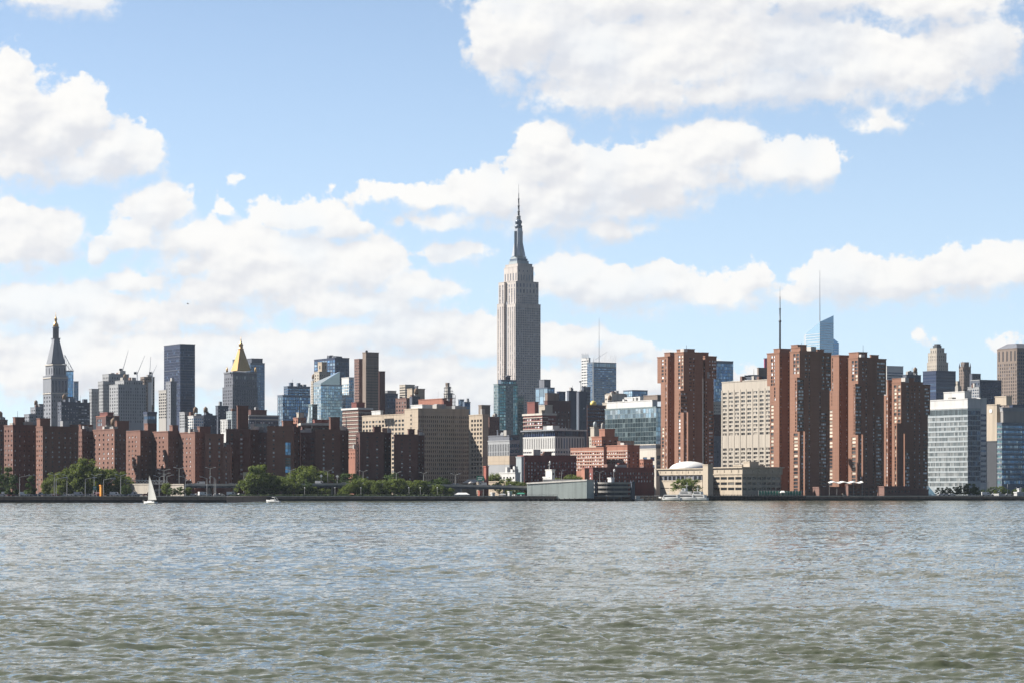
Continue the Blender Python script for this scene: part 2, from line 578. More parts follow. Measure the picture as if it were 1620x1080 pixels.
def tag(o, label, cat, group=None):
    o['label'] = label
    o['category'] = cat
    if group:
        o['group'] = group
    return o


def empty(name, loc, label, cat, group=None):
    o = bpy.data.objects.new(name, None)
    o.empty_display_size = 3.0
    COL.objects.link(o)
    o.location = loc
    return tag(o, label, cat, group)


def copy_thing(root, loc, label=None, rz=None, sc=None):
    c = root.copy()
    COL.objects.link(c)
    c.location = loc
    if rz is not None:
        c.rotation_euler = (0, 0, rz)
    if sc is not None:
        c.scale = (sc, sc, sc) if not isinstance(sc, tuple) else sc
    if label:
        c['label'] = label
    for ch in KIDS.get(root.name, []):
        k = ch.copy()
        COL.objects.link(k)
        k.parent = c
        for g in KIDS.get(ch.name, []):
            q = g.copy()
            COL.objects.link(q)
            q.parent = k
    return c


KIDS = {}
GROUND = 3.0
ORD = ('first second third fourth fifth sixth seventh eighth ninth tenth eleventh twelfth thirteenth fourteenth fifteenth sixteenth '
       'seventeenth eighteenth nineteenth twentieth').split()
ORD += ['twenty-' + w for w in ORD[:9]] + ['thirtieth'] + ['thirty-' + w for w in ORD[:9]]


# ------------------------------------------------------------------ buildings
def g(n, p, wf=0.5, hf=0.5, t=3.0, b=None, u=(0.0, 1.0), pane=None, k=1):
    """a field of windows: n columns, one row every p photo rows from t rows under the top down to photo row b"""
    return dict(n=n, p=p, wf=wf, hf=hf, t=t, b=b, u=u, pane=pane, k=k)


class Bld:
    def __init__(self, name, label, Y, m, cat='building', group=None, pane='pane_dark', hid=770.0, each=0):
        self.name, self.label, self.Y, self.m, self.cat, self.group = name, label, Y, m, cat, group
        self.pane, self.hid, self.each = pane, hid, each
        self.parts, self.win, self.base = [], [], None
        self.rng = random.Random(name + label)

    def geo(self, xl, xe, xr, Y, a):
        ca, sa = math.cos(a), math.sin(a)
        C = (PX(xe, Y), Y)
        tr, tl = (xr - 810) / F, (xl - 810) / F
        w = (tr * Y - C[0]) / (ca - tr * sa)
        d = (C[0] - tl * Y) / (sa + tl * ca) if xe - xl > 0.2 else 16.0
        if xr - xe < 0.2:
            w = 14.0
        u, v = (ca, sa), (-sa, ca)
        R = (C[0] + w * u[0], C[1] + w * u[1])
        L = (C[0] + d * v[0], C[1] + d * v[1])
        B = (R[0] + d * v[0], R[1] + d * v[1])
        return C, R, B, L, u, v, w, d

    def block(self, xl, xe, xr, yt, yb=None, L=None, R=None, Y=None, a=31.0, m=None, part='wall', cap=None, over=0.25,
              caph=0.7, roof='roofing', depth=0.35, d=None):
        Y = Y or self.Y
        m = m or self.m
        if xe is None:
            xe = xl
        ar = math.radians(a)
        C, Rp, B, Lp, u, v, w, dd = self.geo(xl, xe, xr, Y, ar)
        if d is not None:
            dd = d
            Lp = (C[0] + d * v[0], C[1] + d * v[1])
            B = (Rp[0] + d * v[0], Rp[1] + d * v[1])
        z1 = PZ(yt, Y)
        z0 = GROUND if yb is None else PZ(yb, Y)
        if self.base is None:
            self.base = ((C[0] + B[0]) / 2, (C[1] + B[1]) / 2, z0)
        bag = MB()
        self.face(bag, Lp, C, z0, z1, yt, Y, L, m, depth)
        self.face(bag, C, Rp, z0, z1, yt, Y, R, m, depth)
        bag.poly([(*Rp, z0), (*B, z0), (*B, z1), (*Rp, z1)], m)
        bag.poly([(*B, z0), (*Lp, z0), (*Lp, z1), (*B, z1)], m)
        if yb is not None:
            bag.poly([(*C, z0), (*Lp, z0), (*B, z0), (*Rp, z0)], m)
        self.parts.append((part, bag))
        top = MB()
        o = over

        def P(i, j, ex):
            return (C[0] + (i * w + (ex if i else -ex)) * u[0] + (j * dd + (ex if j else -ex)) * v[0],
                    C[1] + (i * w + (ex if i else -ex)) * u[1] + (j * dd + (ex if j else -ex)) * v[1])
        ft = [P(0, 0, o), P(1, 0, o), P(1, 1, o), P(0, 1, o)]
        fi = [P(0, 0, -0.5), P(1, 0, -0.5), P(1, 1, -0.5), P(0, 1, -0.5)]
        top.prism(ft, z1, z1 + caph, cap or m, cap=False, bottom=True)
        for k in range(4):
            j = (k + 1) % 4
            top.poly([(*ft[k], z1 + caph), (*ft[j], z1 + caph), (*fi[j], z1 + caph), (*fi[k], z1 + caph)], cap or m)
            top.poly([(*fi[k], z1 + caph), (*fi[j], z1 + caph), (*fi[j], z1 + 0.1), (*fi[k], z1 + 0.1)], cap or m)
        top.poly([(*q, z1 + 0.1) for q in fi], roof)
        self.parts.append(('roof', top))
        self.roof = len(self.parts) - 1
        self.last = (C, u, v, w, dd, z1)
        return self

    def face(self, bag, A, Bp, z0, z1, yt, Y, spec, m, depth):
        dx, dy = Bp[0] - A[0], Bp[1] - A[1]
        Lm = math.hypot(dx, dy)
        dx, dy = dx / Lm, dy / Lm
        nx, ny = dy, -dx

        def pt(s, z, back=0.0):
            return (A[0] + dx * s - nx * back, A[1] + dy * s - ny * back, z)
        specs = [] if spec is None else (spec if isinstance(spec, list) else [spec])
        mpp = Y / F
        zr = []
        for q in specs:
            yb = q['b'] if q['b'] is not None else self.hid
            rows = max(0, int((yb - (yt + q['t'])) / q['p'] + 0.001))
            top = z1 - q['t'] * mpp
            zr.append((top, top - rows * q['p'] * mpp, rows))
        # fields that share columns but not rows are built in bands, one above the other
        cuts = {z0, z1}
        for i, q in enumerate(specs):
            for j, r in enumerate(specs):
                if i != j and min(q['u'][1], r['u'][1]) - max(q['u'][0], r['u'][0]) > 0.001 and zr[j][0] <= zr[i][1] + 0.6 * mpp and zr[j][0] > z0 + 0.5:
                    cuts.add(min(zr[j][0], zr[i][1]))
        cuts = sorted(cuts)
        for za, zb_ in zip(cuts[:-1], cuts[1:]):
            if zb_ - za > 0.01:
                self.band(bag, pt, Lm, za, zb_, z1, specs, zr, mpp, m, depth, (dx, dy))

    def band(self, bag, pt, Lm, z0, z1, ztop, specs, zr, mpp, m, depth, dr):
        cols = {}
        for q, (top, bot, rows) in zip(specs, zr):
            u0, u1 = q['u'][0] * Lm, q['u'][1] * Lm
            cw = (u1 - u0) / q['n']
            for c in range(q['n']):
                s0 = u0 + cw * (c + 0.5 - q['wf'] / 2)
                s1 = u0 + cw * (c + 0.5 + q['wf'] / 2)
                lst = cols.setdefault((round(s0, 3), round(s1, 3)), [])
                for r in range(rows):
                    zt = top - q['p'] * mpp * (r + (1 - q['hf']) / 2)
                    zb = zt - q['p'] * mpp * q['hf']
                    zt, zb = min(zt, z1 - 0.02), max(zb, z0 + 0.02)
                    if zt - zb > 0.25:
                        lst.append((zb, zt, q['pane'] or self.pane, q['k']))
        keys = sorted(k for k in cols if cols[k])
        s = 0.0
        for (s0, s1) in keys:
            if s0 < s + 0.01 or s1 > Lm - 0.01:
                continue
            bag.poly([pt(s, z0), pt(s0, z0), pt(s0, z1), pt(s, z1)], m)
            z = z0
            for zb, zt, pane, k in sorted(cols[(s0, s1)]):
                if zb < z + 0.01:
                    continue
                bag.poly([pt(s0, z), pt(s1, z), pt(s1, zb), pt(s0, zb)], m)
                bag.poly([pt(s0, zb), pt(s1, zb), pt(s1, zb, depth), pt(s0, zb, depth)], m)
                bag.poly([pt(s0, zt, depth), pt(s1, zt, depth), pt(s1, zt), pt(s0, zt)], m)
                bag.poly([pt(s0, zb), pt(s0, zb, depth), pt(s0, zt, depth), pt(s0, zt)], m)
                bag.poly([pt(s1, zb, depth), pt(s1, zb), pt(s1, zt), pt(s1, zt, depth)], m)
                sw = (s1 - s0) / k
                for e in range(k):
                    c = pt(s0 + sw * (e + 0.5), (zb + zt) / 2, depth)
                    self.win.append((c, dr, sw * (0.9 if k > 1 else 1.0), zt - zb, pane))
                if k > 1:
                    bag.poly([pt(s0, zb, depth + 0.02), pt(s1, zb, depth + 0.02), pt(s1, zt, depth + 0.02), pt(s0, zt, depth + 0.02)], m)
                z = zt
            bag.poly([pt(s0, z), pt(s1, z), pt(s1, z1), pt(s0, z1)], m)
            s = s1
        bag.poly([pt(s, z0), pt(Lm, z0), pt(Lm, z1), pt(s, z1)], m)

    # ---- extras placed with photo rows and columns
    def part(self, name, bag, smooth=False):
        self.parts.append((name, bag) if not smooth else (name, bag, True))
        if self.base is None:
            v = np.asarray(bag.v)
            self.base = (float(v[:, 0].mean()), float(v[:, 1].mean()), GROUND)
        return self

    def bands(self, xl, xe, xr, rows, h, out, m, Y=None, a=31.0, name='balcony'):
        """floor slabs that stand out of the walls; rows are photo rows"""
        Y = Y or self.Y
        C, R, B, L, u, v, w, d = self.geo(xl, xe, xr, Y, math.radians(a))
        for r in rows:
            z = PZ(r, Y)
            o = out
            ft = [(C[0] - o * u[0] - o * v[0], C[1] - o * u[1] - o * v[1]),
                  (C[0] + (w + o) * u[0] - o * v[0], C[1] + (w + o) * u[1] - o * v[1]),
                  (C[0] + (w + o) * u[0] + d * v[0], C[1] + (w + o) * u[1] + d * v[1]),
                  (C[0] - o * u[0] + d * v[0], C[1] - o * u[1] + d * v[1])]
            bag = MB()
            bag.prism(ft, z, z + h * Y / F, m, bottom=True)
            self.parts.append((name, bag))
        return self

    def frustum(self, cx, w0, y0, w1, y1, m, Y=None, a=31.0, name='spire', dy=0.0, cx1=None):
        Y = (Y or self.Y) + dy
        ar = math.radians(a)
        k = Y / F / (math.cos(ar) + math.sin(ar))
        X = PX(cx, Y)
        X1 = PX(cx1 if cx1 is not None else cx, Y)

        def ft(x, s):
            return [(x + (p * math.cos(ar) - q * math.sin(ar)) * s / 2, Y + (p * math.sin(ar) + q * math.cos(ar)) * s / 2)
                    for p, q in ((-1, -1), (1, -1), (1, 1), (-1, 1))]
        bag = MB()
        bag.prism(ft(X, w0 * k), PZ(y0, Y), PZ(y1, Y), m, foot2=ft(X1, max(w1 * k, 0.05)))
        return self.part(name, bag)

    def lathe(self, cx, prof, m, Y=None, seg=12, name='drum', dy=0.0):
        Y = (Y or self.Y) + dy
        bag = MB()
        bag.lathe(PX(cx, Y), Y, [(r * Y / F, PZ(y, Y)) for r, y in prof], m, seg)
        return self.part(name, bag, True)

    def mast(self, x, y0, y1, r0, r1, m='steel', Y=None, name='mast', x1=None, dy=0.0):
        Y = (Y or self.Y) + dy
        bag = MB()
        bag.bar((PX(x, Y), Y, PZ(y0, Y)), (PX(x1 if x1 is not None else x, Y), Y, PZ(y1, Y)), r0 * Y / F, m, 6, r1 * Y / F)
        return self.part(name, bag)

    def clutter(self, n=3, tank=0, mast=0, mats=('concrete', 'brick_brown', 'grey_panel', 'roof_pale')):
        """plant rooms, tanks and aerials on the roof of the block just built"""
        C, u, v, w, d, z = self.last
        rg = self.rng
        ang = math.atan2(u[1], u[0])

        def at(i, j):
            return (C[0] + i * w * u[0] + j * d * v[0], C[1] + i * w * u[1] + j * d * v[1], z + 0.1)
        for q in range(n):
            c = at(rg.uniform(0.15, 0.85), rg.uniform(0.15, 0.7))
            s = min(w, d)
            bag = MB()
            bag.box(c, rg.uniform(0.12, 0.3) * s + 1.5, rg.uniform(0.12, 0.3) * s + 1.5, rg.uniform(1.8, 4.6), rg.choice(mats), ang)
            self.parts.append(('plant_room', bag, False, self.roof))
        for q in range(tank):
            c = at(rg.uniform(0.2, 0.8), rg.uniform(0.2, 0.6))
            bag = MB()
            for sx, sy in ((-1, -1), (1, -1), (1, 1), (-1, 1)):
                bag.bar((c[0] + sx * 1.2, c[1] + sy * 1.2, c[2]), (c[0] + sx * 1.2, c[1] + sy * 1.2, c[2] + 3.2), 0.2, 'dark_metal', 4)
            bag.lathe(c[0], c[1], [(1.9, c[2] + 3.0), (1.9, c[2] + 6.6), (0.15, c[2] + 8.2)], 'timber_tank', 10)
            self.parts.append(('water_tank', bag, True, self.roof))
        for q in range(mast):
            c = at(rg.uniform(0.2, 0.8), rg.uniform(0.2, 0.6))
            bag = MB()
            bag.bar(c, (c[0], c[1], c[2] + rg.uniform(5, 10)), 0.22, 'dark_metal', 5, 0.1)
            self.parts.append(('aerial', bag, False, self.roof))
        return self

    def done(self):
        root = empty(self.name, self.base, self.label, self.cat, self.group)
        made = []
        for p in self.parts:
            up = made[p[3]] if len(p) > 3 else root
            made.append(p[1].build(p[0], up, self.base, len(p) > 2 and p[2]))
        w = self.win
        n = 0
        if self.each and w:
            w = sorted(w, key=lambda q: -q[2] * q[3])
            n = min(self.each, len(w))
            cache = {}
            for c, dr, ww, hh, pane in w[:n]:
                key = (round(ww, 2), round(hh, 2), pane)
                if key not in cache:
                    bag = MB()
                    bag.poly([(-ww / 2, 0, -hh / 2), (ww / 2, 0, -hh / 2), (ww / 2, 0, hh / 2), (-ww / 2, 0, hh / 2)], pane)
                    o = bag.build('window', root)
                    cache[key] = o
                else:
                    o = cache[key].copy()
                    COL.objects.link(o)
                o.location = (c[0] - self.base[0], c[1] - self.base[1], c[2] - self.base[2])
                o.rotation_euler = (0, 0, math.atan2(dr[1], dr[0]))
        if len(w) > n:
            bag = MB()
            for c, dr, ww, hh, pane in w[n:]:
                x, y = dr[0] * ww / 2, dr[1] * ww / 2
                bag.poly([(c[0] - x, c[1] - y, c[2] - hh / 2), (c[0] + x, c[1] + y, c[2] - hh / 2),
                          (c[0] + x, c[1] + y, c[2] + hh / 2), (c[0] - x, c[1] - y, c[2] + hh / 2)], pane)
            o = bag.build('window_glazing', root, self.base)
            o['kind'] = 'stuff'
        return root
# ------------------------------------------------------------------ brick housing blocks on the river side
HOUS = 'red brick housing blocks along the riverside highway'
WL = g(3, 7.6, 0.34, 0.42, 4)


def housing(label, Y, blocks, m='brick_red', pent=(), each=70, tank=0):
    b = Bld('apartment_block', label, Y, m, 'apartment block', HOUS, pane='pane_home', hid=772, each=each)
    for q in blocks:
        b.block(**q)
    b.clutter(4, tank, 2)
    for (xl, xe, xr, yt, yb, dy) in pent:
        b.block(xl, xe, xr, yt, yb, Y=Y + dy, part='penthouse', caph=0.5)
    return b.done()


housing('dark brick apartment block at the upstream end of the row, only one shaded edge showing', 1700,
        [dict(xl=-40, xe=-34, xr=6.2, yt=672, R=g(5, 7.6, .3, .35, 4), L=WL)])
housing('brick block with an orange sunlit end wall, first from the pier far end', 1640,
        [dict(xl=6.5, xe=20.5, xr=57, yt=673, L=g(3, 7.6, .34, .42, 4), R=g(5, 7.6, .26, .36, 5))],
        pent=[(20.5, 24, 39, 660, 673, 6)])
housing('wide brick block with a narrow sunlit end partly behind the big tree clump', 1625,
        [dict(xl=57, xe=67.5, xr=99, yt=675, L=g(3, 7.6, .4, .42, 3), R=g(3, 7.6, .22, .34, 5)),
         dict(xl=99, xe=99, xr=124, yt=675.6, R=g(3, 7.6, .24, .34, 5), Y=1638, d=12)],
        m='brick_rose', pent=[(58, 63.5, 79.5, 662, 675, 9)])
housing('narrow dark brick block squeezed between two wider apartment blocks', 1690,
        [dict(xl=124.2, xe=129.8, xr=147, yt=683, L=g(2, 7.4, .4, .4, 4), R=g(3, 7.4, .26, .34, 5))],
        pent=[(124.5, 128, 147, 672, 683, 6)])
housing('brick block with a broad dull red windowed end wall behind the tree clump', 1660,
        [dict(xl=147, xe=181, xr=199.5, yt=679, L=g(5, 7.4, .3, .46, 4), R=g(3, 7.4, .24, .34, 5))],
        m='brick_rose', pent=[(181, 185, 204, 666, 679, 12)], tank=1)
housing('brick block with saw-tooth wings, each throwing a slanting shadow on the next', 1655,
        [dict(xl=199.5, xe=222, xr=240.5, yt=681.5, L=g(3, 7.3, .32, .42, 5, u=(.1, .8)), R=g(3, 7.3, .2, .3, 6), Y=1686),
         dict(xl=240.5, xe=266, xr=283, yt=682.5, L=g(3, 7.3, .32, .42, 5, u=(.15, .8)), R=g(3, 7.3, .2, .3, 6), Y=1668),
         dict(xl=283, xe=308.5, xr=324, yt=684, L=g(3, 7.3, .32, .42, 5, u=(.15, .8)), R=g(3, 7.3, .2, .3, 6), Y=1650)],
        m='brick_rose', pent=[(228, 234, 247, 670, 682, 52), (268, 273, 282, 673, 683, 30), (312, 316, 333, 675, 685, 30)], each=100)
housing('flat fronted brown brick block with two columns of pale windows beside the saw-tooth wings', 1640,
        [dict(xl=324.3, xe=324.3, xr=352.5, yt=687, R=[g(1, 6.7, .3, .5, 4, u=(.12, .42)), g(1, 6.7, .3, .5, 4, u=(.65, .95))], a=4),
         dict(xl=352.5, xe=352.5, xr=365.5, yt=708, R=g(1, 6.7, .3, .5, 4, u=(.2, .6)), a=4, Y=1636)], m='brick_rose')
housing('brick apartment block under a tall square brick chimney shaft', 1670,
        [dict(xl=357.5, xe=357.5, xr=395, yt=679.5, R=[g(1, 6.9, .3, .42, 4, u=(.1, .4)), g(1, 6.9, .3, .42, 4, u=(.5, .8))], a=4, Y=1672),
         dict(xl=395, xe=395, xr=408.5, yt=680.5, R=g(1, 6.9, .25, .36, 4, u=(.2, .8)), a=4, Y=1690)],
        pent=[(374.5, 376, 393, 642, 679.5, 6)])
housing('low dark brick block right of the square brick chimney shaft', 1690,
        [dict(xl=408.5, xe=408.5, xr=422.5, yt=685, R=g(2, 6.5, .3, .36, 4), a=4)], m='brick_dark', each=40)
b = Bld('apartment_block', 'brick apartment block with a tall strip of sky blue stairwell glass', 1640, 'brick_rose', 'apartment block', HOUS,
        pane='pane_home', hid=772, each=70)
b.block(422.5, None, 464, 675, R=[g(1, 6.6, .26, .42, 4, u=(.12, .38)), g(1, 6.6, .22, .40, 4, b=697, u=(.52, .74)),
        g(2, 5.0, .92, .94, 24, b=720, u=(.695, .90), pane='pane_sky'), g(2, 4.6, .92, .8, 48, b=737, u=(.695, .90), pane='pane_green'),
        g(2, 5.0, .92, .94, 62, b=748, u=(.695, .90), pane='pane_sky')], a=4)
b.block(464, None, 475, 676.5, R=g(2, 6.6, .24, .36, 4), a=4, Y=1660, m='brick_dark')  # set-back strip in darker brick, its shade painted in
b.clutter(1, 0, 2)
b.block(446, 448, 464, 666, 675, Y=1648, part='penthouse', a=12)
b.done()
housing('dark brick apartment block in front of the pale flat roof slab', 1690,
        [dict(xl=475.5, xe=475.5, xr=499, yt=685, R=[g(1, 6.4, .3, .4, 4, u=(.1, .4)), g(1, 6.4, .6, .3, 5, u=(.6, 1.0))], a=4)], m='brick_dark', each=40)
housing('dark brown brick block with a square red penthouse before the glass wedge tower', 1640,
        [dict(xl=499, xe=499, xr=538, yt=680, R=[g(1, 6.5, .3, .38, 4, u=(.22, .45)), g(1, 6.5, .3, .38, 4, u=(.6, .83))], a=4),
         dict(xl=538, xe=538, xr=551.5, yt=681.5, R=g(1, 6.5, .3, .36, 4, u=(.1, .6)), a=4, Y=1662, m='brick_dark')],  # darker brick here puts the shade of the set-back side into colour
        pent=[(520.5, 523, 537.5, 660, 680, 8)])
housing('dark brick block with a slanting shoulder before the tan office slab', 1630,
        [dict(xl=563, xe=569, xr=607, yt=684, L=g(1, 6.6, .3, .3, 4), R=[g(1, 6.3, .22, .34, 4, u=(.15, .5)), g(1, 6.3, .22, .34, 4, u=(.55, .9))], a=6),
         dict(xl=607, xe=607, xr=619, yt=685.5, R=g(2, 6.3, .24, .34, 4), a=4, Y=1650)], m='brick_dark',
        pent=[(590, 592, 603, 675, 684, 8)])
housing('free standing dark brick block, last of the housing row before the tan slab', 1630,
        [dict(xl=624, xe=624, xr=660.5, yt=688, R=[g(1, 6.2, .2, .34, 4, u=(.15, .5)), g(1, 6.2, .2, .34, 4, u=(.5, .85))], a=4),
         dict(xl=660.5, xe=660.5, xr=671.5, yt=689.5, R=g(2, 6.2, .24, .34, 4), a=4, Y=1650)], m='brick_dark',
        pent=[(645, 646.5, 656, 679, 688, 8)])
b = Bld('brick_building', 'small salmon brick building glimpsed in the gap between two dark blocks', 1720, 'brick_orange')
b.block(550, 562, 567, 711, L=g(3, 6, .3, .4, 3, b=730))
b.clutter(1)
b.done()
# ------------------------------------------------------------------ the four brick river towers
TW = 'brown brick towers with stepped overhanging corners'


def river_tower(label, Y, parts, box, strip, each=100):
    b = Bld('residential_tower', label, Y, 'brick_tower', 'tower', TW, pane='pane_home', hid=780, each=each)
    for q in parts:
        b.block(**q)
        if q.get('yb') is None:
            b.clutter(1, 0, 1)
    b.block(part='bay_box', **box)
    b.block(part='pier_fin', caph=0.3, over=0.05, **strip)
    return b.done()


P3 = 5.0
river_tower('brick river tower standing behind the white domed school', 1760, [
    dict(xl=1040, xe=1056.5, xr=1069.5, yt=564.5, yb=604.5, L=[g(1, 5.4, .5, .6, 2, u=(.3, .7)), g(1, 5.4, .4, .7, 2, u=(.68, .9))], R=g(1, 5.6, .16, .4, 2, u=(.1, .6)), Y=1786),
    dict(xl=1045.5, xe=1056.3, xr=1069, yt=604.5, L=[g(1, 5.4, .4, .7, 2, u=(.55, .9)), g(1, 5.4, .8, .7, 70, u=(.1, .5), pane='pane_balcony')], R=g(1, 5.6, .16, .4, 2, u=(.1, .6)), caph=0.1, over=0, Y=1786),
    dict(xl=1051, xe=1060, xr=1071, yt=557.5, yb=564.2, Y=1796, caph=0.4),
    dict(xl=1067, xe=1081.5, xr=1112, yt=557.5, L=[g(1, 5.4, .8, .7, 3, b=618, u=(.38, .66)), g(1, 5.4, .8, .7, 3, b=618, u=(.70, .98), pane='pane_balcony'), g(1, 5.4, .8, .75, 66, u=(.40, .68))],
         R=[g(1, 5.5, .9, .42, 6, b=620, u=(.28, .43), k=2), g(1, 5.5, .6, .42, 6, u=(.47, .59)), g(1, 5.5, .95, .6, 96, u=(.10, .29), k=2)]),
    dict(xl=1070.5, xe=1085, xr=1099, yt=552, yb=557.3, Y=1768, caph=0.4),
    dict(xl=1112, xe=1115.5, xr=1133.6, yt=564, yb=597.8, L=g(1, 5.4, .4, .6, 3), R=[g(1, 5.5, .7, .42, 4, u=(.36, .52)), g(1, 5.5, .95, .5, 4, u=(.6, .97), k=3)], Y=1774),
    dict(xl=1112.2, xe=1115.3, xr=1129, yt=597.8, L=g(1, 5.4, .4, .6, 3), R=[g(1, 5.5, .5, .42, 3, u=(.05, .3)), g(1, 5.5, .95, .5, 50, u=(.45, .95), k=2)], caph=0.1, over=0, Y=1774),
    dict(xl=1107, xe=1111, xr=1121, yt=557.5, yb=563.8, Y=1784, caph=0.4)],
    dict(xl=1073, xe=1076.5, xr=1088, yt=618.5, yb=651.5, R=g(1, 5.5, .86, .55, 1, k=4), L=g(1, 5.4, .4, .7, 2), Y=1755),
    dict(xl=1086.5, xe=1088.6, xr=1089.6, yt=651.7, Y=1752, d=1.7))
river_tower('tallest brick river tower, next to the cream office block', 1700, [
    dict(xl=1213.5, xe=1233, xr=1254.5, yt=558.5, yb=609, L=[g(1, 5.5, .8, .75, 2, u=(.30, .48)), g(1, 5.5, .7, .75, 2, u=(.50, .64))], R=[g(1, 5.6, .5, .42, 3, u=(.06, .2)), g(1, 5.6, .5, .42, 3, u=(.62, .76))], Y=1726),
    dict(xl=1218, xe=1232.8, xr=1254, yt=609, L=[g(1, 5.5, .7, .75, 2, b=636, u=(.42, .62)), g(1, 5.5, .85, .75, 30, u=(.05, .42), pane='pane_balcony')], R=[g(1, 5.6, .5, .42, 3, u=(.06, .2)), g(1, 5.6, .5, .42, 3, u=(.62, .76))], Y=1726, caph=0.1, over=0),
    dict(xl=1224, xe=1233.5, xr=1251, yt=551.5, yb=558.3, Y=1736, caph=0.4),
    dict(xl=1249.5, xe=1265, xr=1295, yt=556, L=[g(1, 5.5, .9, .75, 2, b=596, u=(.35, .60)), g(1, 5.5, .9, .75, 2, b=596, u=(.66, .97), pane='pane_balcony'), g(1, 5.5, .85, .75, 128, u=(.35, .85), pane='pane_balcony')],
         R=[g(1, 5.5, .9, .42, 3, b=598, u=(.28, .42), k=2), g(1, 5.5, .6, .42, 3, u=(.46, .58)), g(1, 5.5, .95, .6, 130, u=(.10, .36), k=3)]),
    dict(xl=1251.5, xe=1266, xr=1286, yt=549.5, yb=555.8, Y=1710, caph=0.4),
    dict(xl=1251.6, xe=1262, xr=1276, yt=545.5, yb=549.3, Y=1716, caph=0.4),
    dict(xl=1293.5, xe=1293.5, xr=1315, yt=558.5, yb=615, R=[g(1, 5.5, .9, .5, 3, u=(.30, .52), k=2), g(1, 5.5, .95, .5, 3, u=(.62, .98), k=3)], Y=1713),
    dict(xl=1293.7, xe=1293.7, xr=1312.6, yt=615, R=[g(1, 5.5, .5, .42, 3, u=(.10, .3)), g(1, 5.5, .95, .5, 36, u=(.30, .72), k=3)], Y=1713, caph=0.1, over=0),
    dict(xl=1290, xe=1293, xr=1303.5, yt=553, yb=558.3, Y=1722, caph=0.4)],
    dict(xl=1257, xe=1261, xr=1272, yt=598, yb=682, R=g(1, 5.5, .92, .6, 1, k=4), L=g(1, 5.5, .4, .7, 2), Y=1693),
    dict(xl=1271.4, xe=1273.3, xr=1274.4, yt=682.2, Y=1690, d=1.6))
river_tower('brick river tower above the wavy white canopy', 1760, [
    dict(xl=1314.5, xe=1327.5, xr=1345.5, yt=562.5, yb=617, L=[g(1, 5.5, .5, .75, 2, u=(.08, .3))], R=[g(1, 5.6, .5, .42, 3, u=(.08, .22)), g(1, 5.6, .5, .42, 3, u=(.62, .76))], Y=1786),
    dict(xl=1310.5, xe=1327.3, xr=1345, yt=617, L=[g(1, 5.5, .4, .75, 2, b=645, u=(.26, .4)), g(1, 5.5, .9, .75, 30, u=(.06, .40), pane='pane_balcony')], R=[g(1, 5.6, .5, .42, 3, u=(.08, .22)), g(1, 5.6, .5, .42, 3, u=(.62, .76))], Y=1786, caph=0.1, over=0),
    dict(xl=1342, xe=1357.5, xr=1380, yt=566, L=[g(1, 5.5, .9, .75, 3, b=606, u=(.34, .60)), g(1, 5.5, .9, .75, 3, b=606, u=(.66, .97), pane='pane_balcony'), g(1, 5.5, .8, .75, 124, u=(.30, .8), pane='pane_balcony')],
         R=[g(1, 5.5, .9, .42, 3, b=606, u=(.30, .46), k=2), g(1, 5.5, .6, .42, 3, u=(.50, .66)), g(1, 5.5, .95, .6, 126, u=(.16, .42), k=3)]),
    dict(xl=1343, xe=1358, xr=1372, yt=557, yb=565.8, Y=1770, caph=0.4),
    dict(xl=1378.5, xe=1378.5, xr=1402, yt=568, yb=623, R=[g(1, 5.5, .9, .5, 3, u=(.36, .96), k=4)], Y=1773),
    dict(xl=1378.7, xe=1378.7, xr=1398.5, yt=623, R=[g(1, 5.5, .5, .42, 3, u=(.08, .3)), g(1, 5.5, .95, .5, 34, u=(.38, .82), k=3)], Y=1773, caph=0.1, over=0),
    dict(xl=1376, xe=1378, xr=1390, yt=561.5, yb=567.8, Y=1782, caph=0.4)],
    dict(xl=1349.5, xe=1353, xr=1363, yt=608, yb=687, R=g(1, 5.5, .92, .5, 1, k=4), L=g(1, 5.5, .4, .7, 2), Y=1753),
    dict(xl=1363.4, xe=1365.2, xr=1366.3, yt=687.2, Y=1750, d=1.6))
river_tower('shortest brick river tower, beside the pale laboratory slab', 1800, [
    dict(xl=1402.5, xe=1405, xr=1415.5, yt=602, yb=624.5, R=g(1, 5.5, .4, .42, 3, u=(.1, .8)), Y=1826),
    dict(xl=1398, xe=1404.8, xr=1415, yt=624.5, L=g(1, 5.5, .6, .75, 2, u=(.5, .95)), R=g(1, 5.5, .4, .42, 3, u=(.1, .8)), Y=1826, caph=0.1, over=0),
    dict(xl=1411, xe=1425.5, xr=1460, yt=604.5, L=[g(1, 5.5, .9, .75, 3, b=670, u=(.2, .52), pane='pane_balcony'), g(1, 5.5, .9, .75, 3, b=670, u=(.62, .96), pane='pane_balcony')],
         R=[g(1, 5.5, .9, .45, 3, b=670, u=(.24, .38), k=3), g(1, 5.5, .6, .42, 3, b=670, u=(.46, .54)), g(1, 5.5, .6, .42, 3, u=(.58, .68)), g(1, 5.5, .95, .6, 110, u=(.20, .40), k=3), g(1, 5.5, .6, .42, 3, u=(.80, .90))]),
    dict(xl=1411.5, xe=1427, xr=1447, yt=598, yb=604.3, Y=1808, caph=0.4),
    dict(xl=1458.5, xe=1458.5, xr=1471.5, yt=609, yb=655, R=g(1, 5.5, .9, .5, 3, u=(.3, .95), k=3), Y=1812),
    dict(xl=1458.7, xe=1458.7, xr=1468, yt=655, R=g(1, 5.5, .9, .5, 24, u=(.2, .9), k=2), Y=1812, caph=0.1, over=0)],
    dict(xl=1414, xe=1419, xr=1427, yt=670, yb=769, R=None, L=g(1, 5.5, .8, .8, 2, u=(.2, .8), pane='pane_balcony'), Y=1794),
    dict(xl=1429.5, xe=1431.4, xr=1432.4, yt=686, Y=1792, d=1.6))
